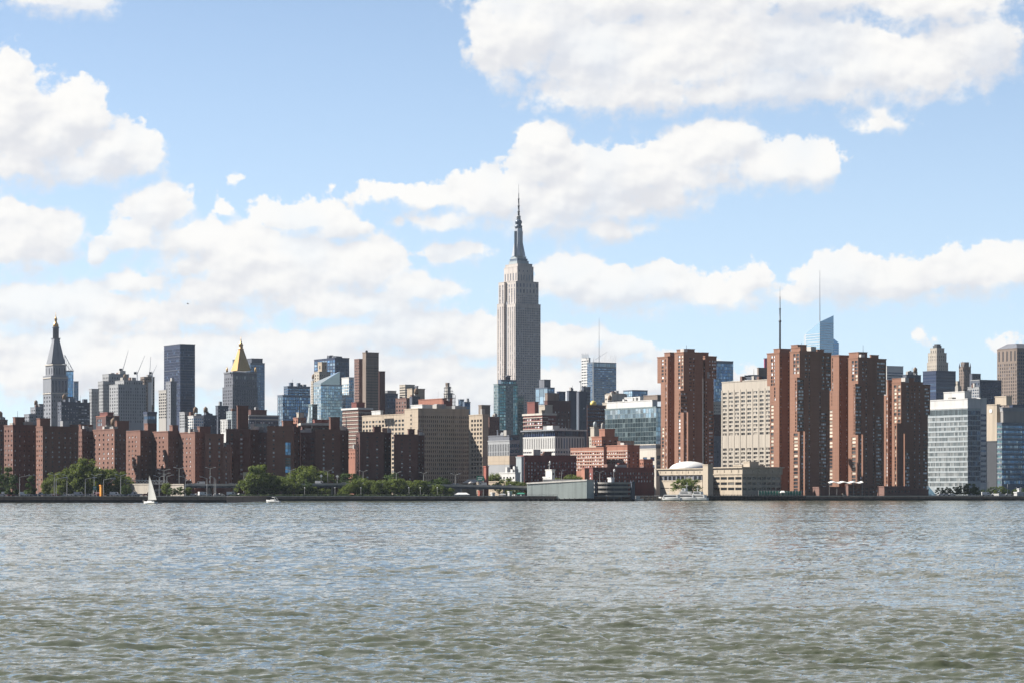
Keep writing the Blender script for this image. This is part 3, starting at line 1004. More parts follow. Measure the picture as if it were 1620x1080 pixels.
# brick podium blocks at the feet of the towers
b = Bld('podium', 'low brown brick podium on the water between two river towers', 1664, 'brick_brown', 'podium', pane='pane_dark', hid=786)
b.block(1296, None, 1338, 771, a=8)
b.block(1338, 1342, 1381, 767, a=10, Y=1660, R=g(6, 5, .6, .4, 3))
b.block(1352, 1356, 1361, 766, 772, Y=1656, m='brick_tower', part='stair_tower')
b.done()
b = Bld('podium', 'low brown brick podium under the shortest river tower', 1664, 'brick_brown', 'podium', pane='pane_dark', hid=786)
b.block(1399, None, 1440, 770, a=8, Y=1668, R=g(8, 7, .5, .4, 3))
b.block(1440, None, 1469, 775, a=8, Y=1672)
b.done()
# ------------------------------------------------------------------ cream office block (rows of paired windows)
b = Bld('office_block', 'cream office block with a deep grid of paired windows beside the tallest brick river tower', 1850, 'cream', 'office block', pane='pane_tan', hid=742, each=100)
b.block(1142, 1240, 1248, 599, L=[g(10, 6.62, .62, .56, 14 + 1, b=690, k=2, u=(0, 1)), g(10, 6.62, .62, .56, 106, b=741, k=2, u=(0, 1))])
C_, u_, v_, w_, d_, z_ = b.last
for i in range(11):
    bag = MB()
    s = d_ * (1 - i / 10.0)
    bag.box((C_[0] + v_[0] * s + 0.25 * u_[0], C_[1] + v_[1] * s + 0.25 * u_[1], GROUND), 0.9, 1.1, z_ - GROUND - 5.5, 'cream', math.radians(31))
    b.part('pilaster', bag)
b.clutter(3, 0, 2)
b.block(1179, 1200, 1214, 596, 599, Y=1880, m='slate', part='penthouse')
b.done()
b = Bld('office_tower', 'slim brown concrete office top showing above the cream block', 2300, 'brown_stone', 'office tower', hid=602)
b.block(1198, 1200, 1214, 582, R=g(5, 30, .55, .8, 4, b=598))
b.lathe(1190, [(12, 600), (12, 594), (12.5, 594), (12.5, 592.8)], 'steel_blue', seg=20, name='round_crown')
b.done()
b = Bld('neon_tower', 'small block end with pink and blue panels peeking out beside a river tower', 2600, 'slate', 'building', hid=590)
b.block(1208.5, 1211, 1216, 567)
bag = MB()
bag.box((PX(1211.4, 2598), 2590, PZ(582, 2598)), 5, 1.0, 9, 'pink_panel', 0.3)
b.part('sign_panel', bag)
b.done()
# ------------------------------------------------------------------ tan slab with the two lit ends
b = Bld('office_slab', 'long tan slab with a sunlit windowed wing and a shaded ribbon front', 1900, 'tan', 'office slab', pane='pane_dark', hid=765, each=100)
b.block(573, 640, 645, 655, L=g(13, 6.72, .66, .55, 6), cap='tan')
b.block(640, 661.5, 742, 646.5, L=g(1, 6.72, .6, .5, 6, u=(.40, .56), b=680), R=g(25, 6.85, .56, .55, 8.5), Y=1880)
b.clutter(6, 0, 2)
b.block(742, 763.5, 773, 656, L=g(4, 6.85, .62, .58, 5, u=(.12, .98)), Y=1870)
b.clutter(1)
b.block(588, 602, 606, 650, 655, Y=1915, part='penthouse', m='white_panel')
b.block(650, 668, 690, 640.5, 646.5, Y=1905, part='penthouse', m='white_panel')
b.block(690, 700, 738, 643, 646.5, Y=1925, part='penthouse', m='concrete')
b.done()
# ------------------------------------------------------------------ laboratory slab and its neighbours (far bank, downstream end)
b = Bld('laboratory_building', 'pale glass laboratory slab with a blank white top storey beside the shortest river tower', 1872, 'pale_frame', 'laboratory', pane='pane_lab', hid=768, each=100)
b.block(1467, 1531, 1551, 645, L=[g(32, 8.05, .86, .66, 12, b=772), g(32, 9.5, .86, .92, 1, b=657, pane='pane_green')], R=g(8, 8.05, .9, .8, 3, b=768, pane='pane_navy'), m='pale_frame', cap='white_panel', depth=.25)
b.block(1467.2, 1530.8, 1550.8, 631, 644.6, Y=1873, m='white_panel', part='top_storey')
b.clutter(2, 0, 2)
b.block(1493, 1526, 1537, 619.5, 631, Y=1884, m='white_panel', part='top_storey')
b.clutter(1, 0, 1)
b.block(1551, None, 1561, 630, R=g(1, 8.05, .88, .42, 22, b=765, pane='pane_navy'), Y=1880, m='white_panel')
b.done()
b = Bld('hospital_wing', 'beige blank panelled slab over a base coloured dark for shade next to the pale laboratory', 1935, 'beige', 'hospital wing', hid=765)
b.block(1561, 1577, 1582, 640, 698, m='beige', part='upper_wall')
b.block(1561.4, 1576.8, 1584, 698, m='dark_metal', part='lower_wall')  # near-black colour stands in for the shadow on the lower wall
C_, u_, v_, w_, d_, z_ = b.last
b.block(1574, 1592, 1601, 627, 640, Y=1957, m='beige', part='penthouse')
bag = MB()
gc = b.geo(1561, 1577, 1582, 1935, math.radians(31))
ex = (gc[0][0] + gc[5][0] * gc[7] * .58 - gc[4][0] * .3, gc[0][1] + gc[5][1] * gc[7] * .58 - gc[4][1] * .3, PZ(649, 1935))
ring = [(ex[0] - gc[5][0] * 1.5 * math.cos(t * math.pi / 10), ex[1] - gc[5][1] * 1.5 * math.cos(t * math.pi / 10), ex[2] + 1.5 * math.sin(t * math.pi / 10)) for t in range(20)]
bag.poly(ring, 'white_paint')
b.part('round_emblem', bag)
b.done()
b = Bld('hospital_tower', 'blue glass hospital slab with a tan top band at the end of the far bank', 1925, 'steel_blue', 'hospital', pane='pane_blue', hid=768, each=100)
b.block(1577.5, 1585, 1650, 669, L=g(3, 7.9, .9, .6, 2, pane='pane_teal'), R=g(20, 7.9, .94, .66, 2), depth=.2, m='steel_blue')
b.bands(1577.5, 1585, 1650, [677 + 7.9 * i for i in range(11)], 1.2, .25, 'grey_panel', name='spandrel_band')
b.block(1583, 1587, 1650, 651, 668.6, Y=1929, m='concrete', part='top_storey')
b.block(1582, 1586, 1650, 645, 650.6, Y=1931, m='grey_panel', part='top_storey')
b.done()
# ------------------------------------------------------------------ middle of the bank
b = Bld('apartment_building', 'striped round-cornered apartment house with pale balcony bands and a flat white roof', 2020, 'brick_brown', 'apartment house', hid=735)
b.block(542, 567, 588, 647, L=g(8, 6.0, .7, .45, 2), R=g(6, 6.0, .5, .45, 3), cap='white_panel', caph=1.4, over=.9)
b.bands(542, 567, 588, [652.5 + 6.0 * i for i in range(13)], 1.1, .5, 'pale_stone')
b.block(556, 564, 577, 637, 645.5, Y=2032, m='brick_maroon', part='penthouse')
b.done()
b = Bld('college_building', 'grey slatted building with a dark glass corner below the tan slab', 1760, 'grey_panel', 'college building', pane='pane_navy', hid=762, each=60)
b.block(772, 806, 822, 697, L=g(13, 12.5, .42, .92, 4, b=737), R=g(4, 8.5, .92, .66, 3), m='grey_panel')
b.block(772.4, 805.6, 821.6, 689, 696.6, Y=1764, part='top_storey', m='dark_stone', R=g(6, 7, .8, .6, .6, b=698))
b.bands(772, 806, 821, [734], 14, .12, 'tan', name='plinth')
b.clutter(3)
b.done()
b = Bld('clinic_building', 'white finned clinic building under a dark glazed top storey', 1900, 'white_panel', 'clinic', pane='pane_navy', hid=722, each=100)
b.block(827.5, 878, 924.5, 691, L=[g(18, 17.4, .42, .96, .6, b=709), g(18, 6.4, .8, .40, 20, b=724)], R=[g(11, 17.4, .46, .96, .6, b=709), g(11, 6.4, .60, .55, 20, b=724)], depth=.5, over=.1)
b.block(827.9, 877.8, 924, 680.5, 690.6, Y=1904, part='top_storey', m='navy', L=g(14, 9.5, .8, .9, .3, b=691), R=g(16, 9.5, .9, .9, .3, b=691), cap='steel', over=1.6, caph=.8)
b.clutter(5, 0, 2, ('grey_panel', 'white_panel'))
b.done()
b = Bld('apartment_building', 'dark red apartment house with white balcony bands just behind the white finned clinic', 2080, 'brick_maroon', 'apartment house', pane='pane_home', hid=690)
b.block(828, 858, 879.5, 656, L=g(7, 6.2, .7, .5, 3), R=g(7, 6.2, .5, .46, 3), cap='pale_stone', caph=1.6, over=.7)
b.bands(828, 858, 866, [660 + 6.2 * i for i in range(5)], 1.0, .5, 'pale_stone')
b.block(834, 846, 852, 636, 654, Y=2092, m='brick_maroon', part='penthouse')
b.block(852.5, 862, 874, 641, 654, Y=2098, m='cream', part='penthouse')
b.done()
b = Bld('brick_building', 'long maroon brick hall with a grid of square windows behind the river shed', 1720, 'brick_maroon', 'brick hall', pane='pane_home', hid=764, each=100)
b.block(819, 829.5, 912, 721, L=g(2, 5.4, .4, .5, 6), R=g(17, 5.4, .42, .5, 8), a=16)
b.clutter(3)
b.block(816.5, 825, 829, 723, Y=1706, m='pale_frame', part='stair_tower')
b.done()
b = Bld('hospital', 'orange brick hospital with pale ribbon sills and a stepped central tower', 1840, 'brick_orange', 'hospital', pane='pane_home', hid=750, each=100)
b.block(902.5, 955, 960, 708, L=g(14, 5.3, .6, .46, 5))
b.block(955, 992.5, 1012, 704.5, L=g(11, 5.3, .6, .46, 8), R=g(3, 5.3, .4, .4, 8), Y=1834)
b.clutter(3)
b.bands(955, 992.5, 994, [712.5 + 5.3 * i for i in range(6)], .9, .12, 'pale_stone', Y=1834, name='sill_band')
b.bands(902.5, 955, 955.6, [713 + 5.3 * i for i in range(6)], .9, .12, 'pale_stone', Y=1840, name='sill_band')
b.block(936, 952, 978, 691, 704.3, Y=1858, part='tower', L=g(4, 5.3, .5, .5, 3), R=g(3, 5.3, .4, .4, 3))
b.block(948, 957, 972.5, 679, 691, Y=1868, part='tower')
b.block(977, 984, 1003, 698, 704.3, Y=1866, part='penthouse', m='tan')
b.block(1012, 1018, 1033, 727, Y=1822, L=g(2, 5.3, .5, .5, 3), R=g(3, 5.3, .4, .4, 3))
b.done()
b = Bld('water_tank_house', 'cream stepped tank house carrying two rounded water tanks above the orange hospital', 2000, 'cream', 'tank house', hid=705)
b.block(932, 943, 953, 691, L=g(3, 5, .4, .4, 3))
b.block(934, 940, 948, 676, 690.6, Y=2006)
b.lathe(941.5, [(3, 676), (3, 669), (2.2, 667), (.3, 666)], 'pale_frame', seg=14, name='water_tank', dy=12)
b.lathe(953.5, [(2.6, 691), (2.6, 671), (1.8, 669), (.3, 668)], 'concrete', seg=14, name='water_tank', dy=14)
b.done()
b = Bld('hospital_annex', 'long low maroon annex with pale square windows in front of the orange hospital', 1700, 'brick_maroon', 'annex', pane='pane_home', hid=764, each=100)
b.block(921, 938, 1035, 740, L=g(2, 6.0, .3, .5, 6), R=g(22, 6.1, .42, .5, 5), a=16)
b.clutter(2)
b.block(919.5, 925, 932, 741.5, Y=1690, L=None, m='brick_orange', part='end_bay', a=16)  # orange brick paints in the sunlit tone of the projecting bay
b.block(977, 980, 992, 733.5, 739, Y=1722, part='penthouse', a=16)
b.done()
b = Bld('research_building', 'white stone research building with large square openings behind the maroon annex', 1900, 'pale_stone', 'research building', pane='pane_navy', hid=760)
b.block(1003, 1038, 1046, 710, L=[g(3, 12.5, .55, .5, 9, b=760)], R=g(1, 9, .7, .6, 8))
b.block(1004, 1037.6, 1045.6, 703, 709.5, Y=1903, m='slate', part='top_storey', L=g(4, 7, .8, .8, .2, b=710), cap='pale_stone')
b.done()
b = Bld('glass_building', 'broad mirror glass building below a long white roof storey', 2120, 'pale_frame', 'glass building', pane='pane_green', hid=706, each=100)
b.block(957, 1038, 1048, 643.5, L=[g(20, 7.4, .955, .93, 1, b=660, pane='pane_pale'), g(20, 7.4, .955, .93, 15.8, b=706)], R=g(3, 7.4, .9, .9, 1, pane='pane_pale'), depth=.12, m='teal_frame')  # pale rows over dark green ones put reflected sky and skyline into colour
b.block(960, 1032, 1040, 633, 643, Y=2140, m='white_panel', part='roof_storey')
b.clutter(5, 0, 1, ('white_panel', 'brick_brown'))
b.block(988, 1012, 1018, 628, 633, Y=2160, m='white_panel', part='roof_storey')
b.block(1018, 1040, 1047, 625, 634, Y=2170, m='brown_stone', part='roof_storey')
b.done()
# ------------------------------------------------------------------ the tall art deco skyscraper
b = Bld('skyscraper', 'tallest art deco limestone skyscraper with a stepped crown and needle mast', 3700, 'limestone', 'skyscraper', pane='pane_spire', hid=690)
ER = g(14, 3.7, .56, .60, 5)
EL = g(4, 3.7, .34, .9, 4, k=1)
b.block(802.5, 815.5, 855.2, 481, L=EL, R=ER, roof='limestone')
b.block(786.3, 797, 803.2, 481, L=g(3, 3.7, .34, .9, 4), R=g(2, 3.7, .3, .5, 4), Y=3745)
b.block(797, 805.5, 835, 478, L=g(3, 3.7, .3, .5, 4), Y=3738, m='grey_stone')  # recessed core in darker stone, the recess's shadow put into the colour
b.block(803.5, 816, 852, 445.5, 481, L=[g(3, 3.7, .36, .9, 10), g(3, 6, .3, .8, 3, b=455)], R=[g(7, 9, .40, .68, 1, b=464.5), g(12, 3.7, .5, .5, 20)], Y=3708)
b.block(788.7, 797.8, 804, 447, 481, L=g(2, 3.7, .4, .9, 4), Y=3746)
b.block(797, 806, 838, 445.5, 478, L=g(2, 3.7, .3, .5, 4), Y=3740)
b.block(797.3, 818.5, 844, 422, 445.5, L=[g(5, 13, .3, .9, 9), g(5, 5, .3, .6, 2, b=428)], R=[g(6, 10, .35, .9, 12), g(4, 5, .2, .5, 4, b=431)], Y=3722)
b.block(799.5, 819, 842, 417.5, 422, Y=3726)
for (xl, xe, xr, y1, y0, mm) in ((805, 818, 836.5, 413, 417.3, 'pale_frame'), (806.5, 818.3, 834.5, 409.5, 412.8, 'steel_blue'), (808, 818.6, 832.5, 406, 409.2, 'pale_frame')):
    b.block(xl, xe, xr, y1, y0, Y=3730, m=mm, part='crown_step', caph=.5)
b.frustum(820.3, 22, 405.6, 13.5, 384, 'steel', dy=50, name='mooring_mast')
b.frustum(820.3, 13.5, 384, 12, 361, 'steel', dy=50, name='mooring_mast')
for s in (-1, 1):
    bag = MB()
    bag.prism([(PX(820.3 + s * 4.5, 3732) - 2, 3730), (PX(820.3 + s * 4.5, 3732) + 2, 3730), (PX(820.3 + s * 4.5, 3732) + 2, 3735), (PX(820.3 + s * 4.5, 3732) - 2, 3735)],
              PZ(405.5, 3732), PZ(366, 3732), 'pale_frame')
    b.part('mast_wing', bag)
b.lathe(820.3, [(5.5, 361.5), (6.2, 359), (6.2, 357.5), (4.6, 357), (4.6, 354.5), (5.6, 353.8), (5.6, 350.5), (4.2, 348.5), (3.4, 347.8)], 'steel_blue', dy=50, seg=16, name='mast_drum')
b.lathe(820.5, [(3.2, 348), (3.2, 343.2), (3.6, 343), (3.6, 342)], 'white_panel', dy=50, seg=12, name='mast_cap')
b.lathe(820.6, [(1.6, 342.4), (1.5, 336), (2.0, 335.6), (2.0, 334.6), (1.3, 334.2), (1.3, 327), (1.8, 326.6), (1.8, 325.6), (1.1, 325.2), (1.0, 316), (1.4, 315.6), (1.4, 314.6), (.7, 314.2), (.6, 306), (.28, 305.6), (.2, 292)], 'dark_metal', dy=50, seg=8, name='antenna')
b.done()
# ------------------------------------------------------------------ far left: campanile tower and neighbours
b = Bld('clock_tower', 'grey stone campanile tower with a steep pyramid roof and a gilded lantern', 3040, 'grey_stone', 'tower', pane='pane_stone', hid=668)
b.block(68, 81, 107, 594, L=g(3, 6.4, .4, .5, 24), R=[g(7, 6.4, .42, .5, 30), g(5, 20, .5, .9, 6, b=620, pane='pane_navy')])
b.bands(68, 81, 107, [622, 597.5], 1.4, .8, 'pale_stone', name='cornice')
b.block(72, 84, 104.5, 577, 593.3, L=g(3, 14, .3, .7, 2), R=g(5, 14, .3, .7, 2), Y=3046)
b.bands(72, 84, 104.5, [576.9], 1.6, 1.0, 'pale_stone', Y=3046, name='cornice')
b.frustum(88.3, 31.5, 575, 12.5, 538, 'grey_stone', dy=18, name='pyramid_roof')
b.block(81.5, 86, 95, 535.5, 538, Y=3062, part='gallery', over=.6)
b.lathe(88.3, [(4.8, 535), (4.8, 519.5), (5.6, 519), (5.6, 517.4)], 'dark_stone', dy=20, seg=8, name='cupola')
b.lathe(88.3, [(4.4, 517.4), (4.2, 513.5), (2.4, 510.6), (1.9, 510), (1.9, 506), (2.6, 505.6), (1.4, 503), (.9, 502), (.35, 499), (.25, 494.5)], 'gold', dy=20, seg=12, name='gilded_lantern')
b.done()
b = Bld('glass_tower', 'bright blue glass tower with a slanted lattice crown behind the campanile', 4100, 'steel_blue', 'glass tower', pane='pane_sky', hid=640)
b.block(98, 103, 116.2, 586, L=g(3, 5, .9, .8, 1), R=g(6, 5, .92, .85, 1), depth=.2)
for i in range(5):
    x0 = 103 + i * 2.6
    b.mast(x0, 586, 564 + i * 4.3, .35, .25, 'steel', name='lattice_bar', dy=10)
b.mast(102.5, 561, 587, .5, .5, 'steel', name='lattice_bar', x1=116.5, dy=10)
b.mast(102.5, 586, 561, .5, .5, 'steel', name='lattice_bar', dy=10)
b.mast(103, 574, 586, .3, .3, 'steel', name='lattice_bar', x1=112, dy=10)
b.done()
b = Bld('glass_tower', 'narrow dull blue tower just right of the bright blue glass tower', 3950, 'steel_blue', 'glass tower', pane='pane_blue', hid=640)
b.block(116.4, 117, 124.2, 603, R=g(5, 4, .8, .6, 2))
b.done()
b = Bld('apartment_tower', 'stepped dark navy apartment tower with pale window dots at the foot of the campanile', 2450, 'slate', 'apartment tower', pane='pane_home', hid=670)
b.block(91, 97, 124, 636, L=g(2, 5, .4, .5, 3), R=g(6, 5, .34, .4, 3))
b.clutter(3, 1, 0, ('slate', 'steel_blue'))
b.block(100, 104, 116, 628, 636, Y=2465)
b.block(124, None, 142.5, 637, R=g(4, 5, .8, .32, 3), Y=2470)
b.clutter(2, 0, 1, ('slate', 'steel_blue'))
b.done()
b = Bld('stepped_building', 'pale terraced building stepping up toward the campanile', 2700, 'grey_stone', 'terraced building', hid=670)
b.block(38, 46, 56, 655, L=g(3, 5, .5, .5, 2), R=g(3, 5, .6, .5, 2))
b.block(48, 56, 68, 644, L=g(3, 5, .5, .5, 2), R=g(3, 5, .6, .5, 2), Y=2730)
b.clutter(2, 1)
b.block(56, 62, 69, 639, L=g(2, 5, .5, .5, 2), R=g(2, 5, .6, .5, 2), Y=2760)
b.done()
b = Bld('brick_building', 'low brown building with rooftop clutter at the upstream edge of the skyline', 2300, 'brick_brown', 'building', hid=672)
b.block(-12, -4, 12, 664, R=g(5, 4, .5, .5, 2))
b.clutter(4, 1, 1)
b.done()
b = Bld('office_block', 'massive pale stone block with stepped ziggurat shoulders right of the campanile', 2950, 'grey_panel', 'office block', pane='pane_stone', hid=672)
GL, GR = g(4, 5.2, .4, .62, 3), g(5, 5.2, .42, .62, 3)
b.block(141, 145, 156.5, 615, L=g(2, 5.2, .4, .6, 3), R=g(5, 5.2, .4, .6, 3), Y=3000, m='grey_panel')
b.block(155, 163, 173.5, 603, L=GL, R=GR, Y=3020, m='grey_panel')
b.block(162, 172, 204, 591.5, L=GL, R=g(8, 5.2, .4, .55, 3), Y=3060)
b.clutter(4)
b.block(173, 187, 231, 608, L=GL, R=g(12, 5.2, .42, .62, 3), m='grey_panel')
b.block(182, 196, 226, 601.5, 607.5, L=GL, R=g(8, 5.2, .42, .62, 1), Y=2972)
b.clutter(4, 1)
b.done()
b = Bld('unfinished_building', 'scaffolded brown building under construction behind the ziggurat block', 3300, 'brown_stone', 'construction site', hid=660)
b.block(222, 228, 244.5, 596, L=g(3, 4.5, .7, .6, 1), R=g(6, 4.5, .7, .6, 1), depth=1.0)
bag = MB()
bag.box((PX(237, 3285), 3285, GROUND), 4, 3, PZ(604, 3285) - GROUND, 'white_panel')
b.part('hoist', bag)
b.clutter(3)
b.done()


def crane(label, x, yb, yt, xj, yj, Y):
    b = Bld('tower_crane', label, Y, 'steel', 'crane', 'tower cranes over the ziggurat block')
    b.mast(x, yb, yt + 8, .75, .65, 'steel', name='mast')
    b.mast(x, yt + 8, yj, .55, .25, 'steel', name='jib', x1=xj)
    b.mast(x, yt + 8, yt + 6.5, .5, .5, 'steel', name='counter_jib', x1=x - 4 * (1 if xj > x else -1))
    b.mast(x, yt + 8, yt + 3, .3, .2, 'steel', name='apex', x1=x - .8)
    bag = MB()
    bag.box((PX(x - 3 * (1 if xj > x else -1), Y), Y, PZ(yt + 8.5, Y)), 3, 3, 3, 'dark_metal')
    b.part('counterweight', bag)
    b.done()


crane('thin tower crane leaning over the top step of the ziggurat block', 194, 620, 578, 203, 553.5, 3100)
crane('luffing tower crane between the ziggurat block and the scaffolded building', 217, 640, 583, 229, 562, 3250)
crane('tower crane rising from the scaffolded brown building', 241, 640, 583, 248, 577, 3290)
crane('tower crane with an upright jib over the scaffolded brown building', 236.5, 640, 588, 238.5, 563.5, 3340)
b = Bld('office_tower', 'dark navy glass slab tower, the tallest between the campanile and the gold pyramid', 2760, 'navy', 'office tower', pane='pane_navy', hid=660)
b.block(259.5, 285, 308.5, 544.5, L=g(12, 4.2, .9, .72, 6), R=g(11, 4.2, .88, .72, 6), depth=.2, cap='slate')
b.bands(259.5, 285, 308.5, [563, 585, 607, 629], .9, .15, 'slate', name='belt_course')
b.done()
b = Bld('apartment_tower', 'slim grey concrete tower standing in front of the dark navy slab', 2500, 'concrete', 'apartment tower', hid=665)
b.block(251, 263, 264, 617, L=g(4, 4.6, .7, .55, 3))
b.block(262, 270, 279.5, 603.5, L=g(2, 5, .25, .5, 3), R=g(3, 5, .2, .4, 3), Y=2530, m='grey_stone')
b.clutter(2)
b.done()
b = Bld('brick_building', 'maroon roofed dark brick building with a tall bay window below the ziggurat block', 2200, 'brick_dark', 'building', hid=675)
b.block(152, 168, 189, 658, L=g(3, 6, .8, .8, 3, pane='pane_pale', u=(.1, .55)), R=g(4, 6, .4, .4, 3), cap='roof_red')
b.block(158, 170, 180, 652.5, 658, Y=2210, part='penthouse', m='brick_maroon')
b.done()
b = Bld('glass_building', 'low slate blue glass box between the ziggurat block and the slim concrete tower', 2300, 'slate', 'building', pane='pane_blue', hid=668)
b.block(227, 233, 248, 654, L=g(3, 6, .9, .8, 3), R=g(7, 6, .9, .8, 3), cap='navy', caph=2)
b.done()
b = Bld('apartment_building', 'small white and blue stepped flats below the dark navy slab', 2150, 'white_panel', 'flats', hid=680)
b.block(284, 292, 300, 652, L=g(3, 4.5, .5, .5, 2), R=g(3, 4.5, .6, .5, 2), m='grey_panel')
b.block(297, 306, 322, 658, L=g(3, 4.5, .7, .5, 2, pane='pane_blue'), R=g(5, 4.5, .8, .5, 2, pane='pane_blue'), Y=2140)
b.clutter(3, 1)
b.done()
b = Bld('apartment_building', 'dark navy brick flats with pale window dots left of the gold pyramid tower', 2300, 'slate', 'flats', pane='pane_home', hid=682)
b.block(317, 322, 343, 657, L=g(2, 5, .4, .4, 2), R=g(6, 5, .34, .4, 3))
b.clutter(3, 1, 0, ('slate', 'navy'))
b.block(341, 345, 361, 642, R=g(4, 5, .3, .35, 3), L=g(2, 5, .3, .4, 3), Y=2400)
b.clutter(1)
b.done()
b = Bld('apartment_building', 'bright white stepped apartment house beside the square brick chimney shaft', 2000, 'white_panel', 'flats', hid=685)
b.block(349, 360, 366, 664, L=g(4, 4.6, .4, .8, 1), R=g(2, 4.6, .5, .5, 1))
b.block(358, 367, 376, 651, L=g(3, 4.6, .4, .6, 1), R=g(3, 4.6, .5, .5, 1), Y=2030, m='pale_frame')
b.clutter(1)
b.done()
# ------------------------------------------------------------------ gold pyramid tower
b = Bld('office_tower', 'grey stone tower crowned by a gold pyramid with a little lantern', 3070, 'dark_stone', 'office tower', pane='pane_stone', hid=675)
b.block(352, 368, 408, 612, L=g(6, 5, .4, .66, 3), R=g(14, 5, .42, .66, 3))
b.block(354.5, 368.5, 406.5, 588, 611.6, L=g(5, 5, .4, .66, 8), R=[g(12, 5, .42, .6, 14), g(9, 7, .55, .66, 5, b=600, pane='pane_lab')], Y=3078)
b.bands(354.5, 368.5, 406.5, [589.2], 1.6, .9, 'grey_stone', Y=3078, name='cornice')
b.frustum(381.2, 33, 586.3, 8.2, 552, 'gold', dy=30, name='gold_pyramid')
b.lathe(381.2, [(4.6, 552.2), (4.6, 551), (3.2, 550.6), (3.2, 546), (3.9, 545.6), (2.2, 542.4), (1.2, 540.5), (.5, 537), (.25, 533)], 'gold', dy=30, seg=8, name='gold_lantern')
for x in (359.2, 404.2):
    b.lathe(x, [(1.7, 588), (1.7, 584), (.2, 579.5)], 'gold', dy=12, seg=8, name='corner_turret')
b.done()
b = Bld('glass_tower', 'flat topped blue grey glass tower right behind the gold pyramid tower', 3400, 'steel_blue', 'glass tower', pane='pane_blue', hid=660)
b.block(389, 396, 418.8, 574, L=g(4, 4, .7, .6, 2), R=g(12, 4, .74, .6, 2))
b.block(391, 398, 415.5, 567, 573.6, Y=3412, part='top_storey', m='slate')
b.block(368, 370, 374, 569, Y=3500, R=g(3, 4, .7, .6, 2))
b.done()
b = Bld('office_slab', 'dark long slab with white ribbon bands behind the square brick chimney shaft', 2250, 'slate', 'office slab', pane='pane_home', hid=685)
b.block(390, 394, 441, 657, R=g(11, 5.2, .5, .4, 8))
b.bands(390, 394, 441, [657.5, 663.5], 2.0, .4, 'pale_stone', name='ribbon_band')
b.block(392, 397, 422, 648.5, 656, Y=2262, part='penthouse', m='brick_dark')
b.clutter(1, 0, 1)
b.block(391, None, 424, 671, R=g(10, 5, .6, .5, 2), Y=2190, m='teal_frame', a=10)
b.done()
b = Bld('glass_building', 'two stage slate glass office with a pale sunlit edge before the glass wedge', 2650, 'steel_blue', 'glass office', pane='pane_blue', hid=680)
b.block(439, 447, 491, 625, L=g(3, 5, .8, .7, 2, pane='pane_pale'), R=g(13, 5, .9, .78, 2))
b.block(449, 455, 490.5, 611, 624.6, L=g(2, 4, .8, .6, 2), R=g(12, 4, .9, .5, 2), Y=2662)
b.clutter(5, 0, 1, ('grey_panel', 'steel_blue'))
b.done()
# ------------------------------------------------------------------ glass wedge cluster
b = Bld('glass_tower', 'pale glass tower with a steeply slanted roof line', 2450, 'pale_frame', 'glass tower', pane='pane_pale', hid=668)
b.block(496, 507.5, 541, 609, L=g(4, 4.6, .9, .8, 1), R=g(11, 4.6, .92, .82, .5), depth=.15)
C_, u_, v_, w_, d_, z_ = b.last
bag = MB()
rr = 0.9 * w_
pts = [C_, (C_[0] + rr * u_[0], C_[1] + rr * u_[1]), (C_[0] + rr * u_[0] + d_ * v_[0], C_[1] + rr * u_[1] + d_ * v_[1]), (C_[0] + d_ * v_[0], C_[1] + d_ * v_[1])]
bag.prism(pts, z_ + .8, [z_ + 2, PZ(586, 2450), PZ(590, 2450), z_ + 3], 'pane_pale')
b.part('slanted_crown', bag)
b.done()
b = Bld('glass_tower', 'very dark blue glass tower rising behind the slanted pale one', 2900, 'navy', 'glass tower', pane='pane_navy', hid=650)
b.block(497, 530, 552.5, 566, L=g(8, 5, .9, .75, 2, pane='pane_blue'), R=g(8, 5, .9, .75, 6), depth=.2)
b.clutter(5, 0, 1, ('slate', 'dark_stone'))
b.done()
b = Bld('brick_tower', 'old cream and pink masonry tower squeezed before the very dark glass tower', 2700, 'cream', 'tower', hid=650)
b.block(497, 505, 523, 588, L=g(2, 4.6, .35, .55, 3), R=g(5, 4.6, .4, .55, 3), m='cream')
b.block(503, 509, 517, 573, 587.6, L=g(1, 9, .3, .6, 3), R=g(2, 9, .4, .6, 3), Y=2712, m='tan')
b.block(492, 495, 499, 603, L=g(2, 4, .4, .5, 2), R=g(2, 4, .4, .5, 2), Y=2720)
b.clutter(1, 1)
b.done()
b = Bld('apartment_building', 'small white topped glass block left of the tall brown slab pair', 2750, 'pale_frame', 'glass block', pane='pane_blue', hid=655)
b.block(540.5, 552, 560, 597, L=g(4, 4.6, .8, .7, 9, pane='pane_pale'), R=g(3, 4.6, .8, .7, 3), m='white_panel')
b.block(540, 547, 560, 625, L=g(3, 4.6, .8, .7, 2), R=g(5, 4.6, .8, .7, 2), Y=2700)
b.done()
b = Bld('glass_building', 'green glass building with a curved sail shaped end and a dark stack', 2000, 'teal_frame', 'glass building', pane='pane_green', hid=685)
b.block(488, 494, 502, 640, R=g(3, 6, .9, .85, 2), L=g(2, 6, .9, .85, 2, pane='pane_pale'))
C_, u_, v_, w_, d_, z_ = b.last
bag = MB()
for i in range(6):
    t0, t1 = i / 6, (i + 1) / 6
    x0, x1 = 482.5 + 6 * math.sin(t0 * 1.3), 482.5 + 6 * math.sin(t1 * 1.3)
    bag.prism([(PX(x0, 1995), 1995), (PX(489.5, 1995), 1993), (PX(489.5, 1995), 2000), (PX(x0, 1995), 2000)], PZ(680 - 36 * t0, 1995), PZ(680 - 36 * t1, 1995), 'pale_frame',
              foot2=[(PX(x1, 1995), 1995), (PX(489.5, 1995), 1993), (PX(489.5, 1995), 2000), (PX(x1, 1995), 2000)])
b.part('sail_end', bag)
b.mast(473.5, 690, 642, 1.0, .9, 'dark_metal', name='stack')
b.done()
b = Bld('brick_building', 'pinkish gabled brick building beside the green sail shaped glass', 2120, 'brick_orange', 'building', hid=685)
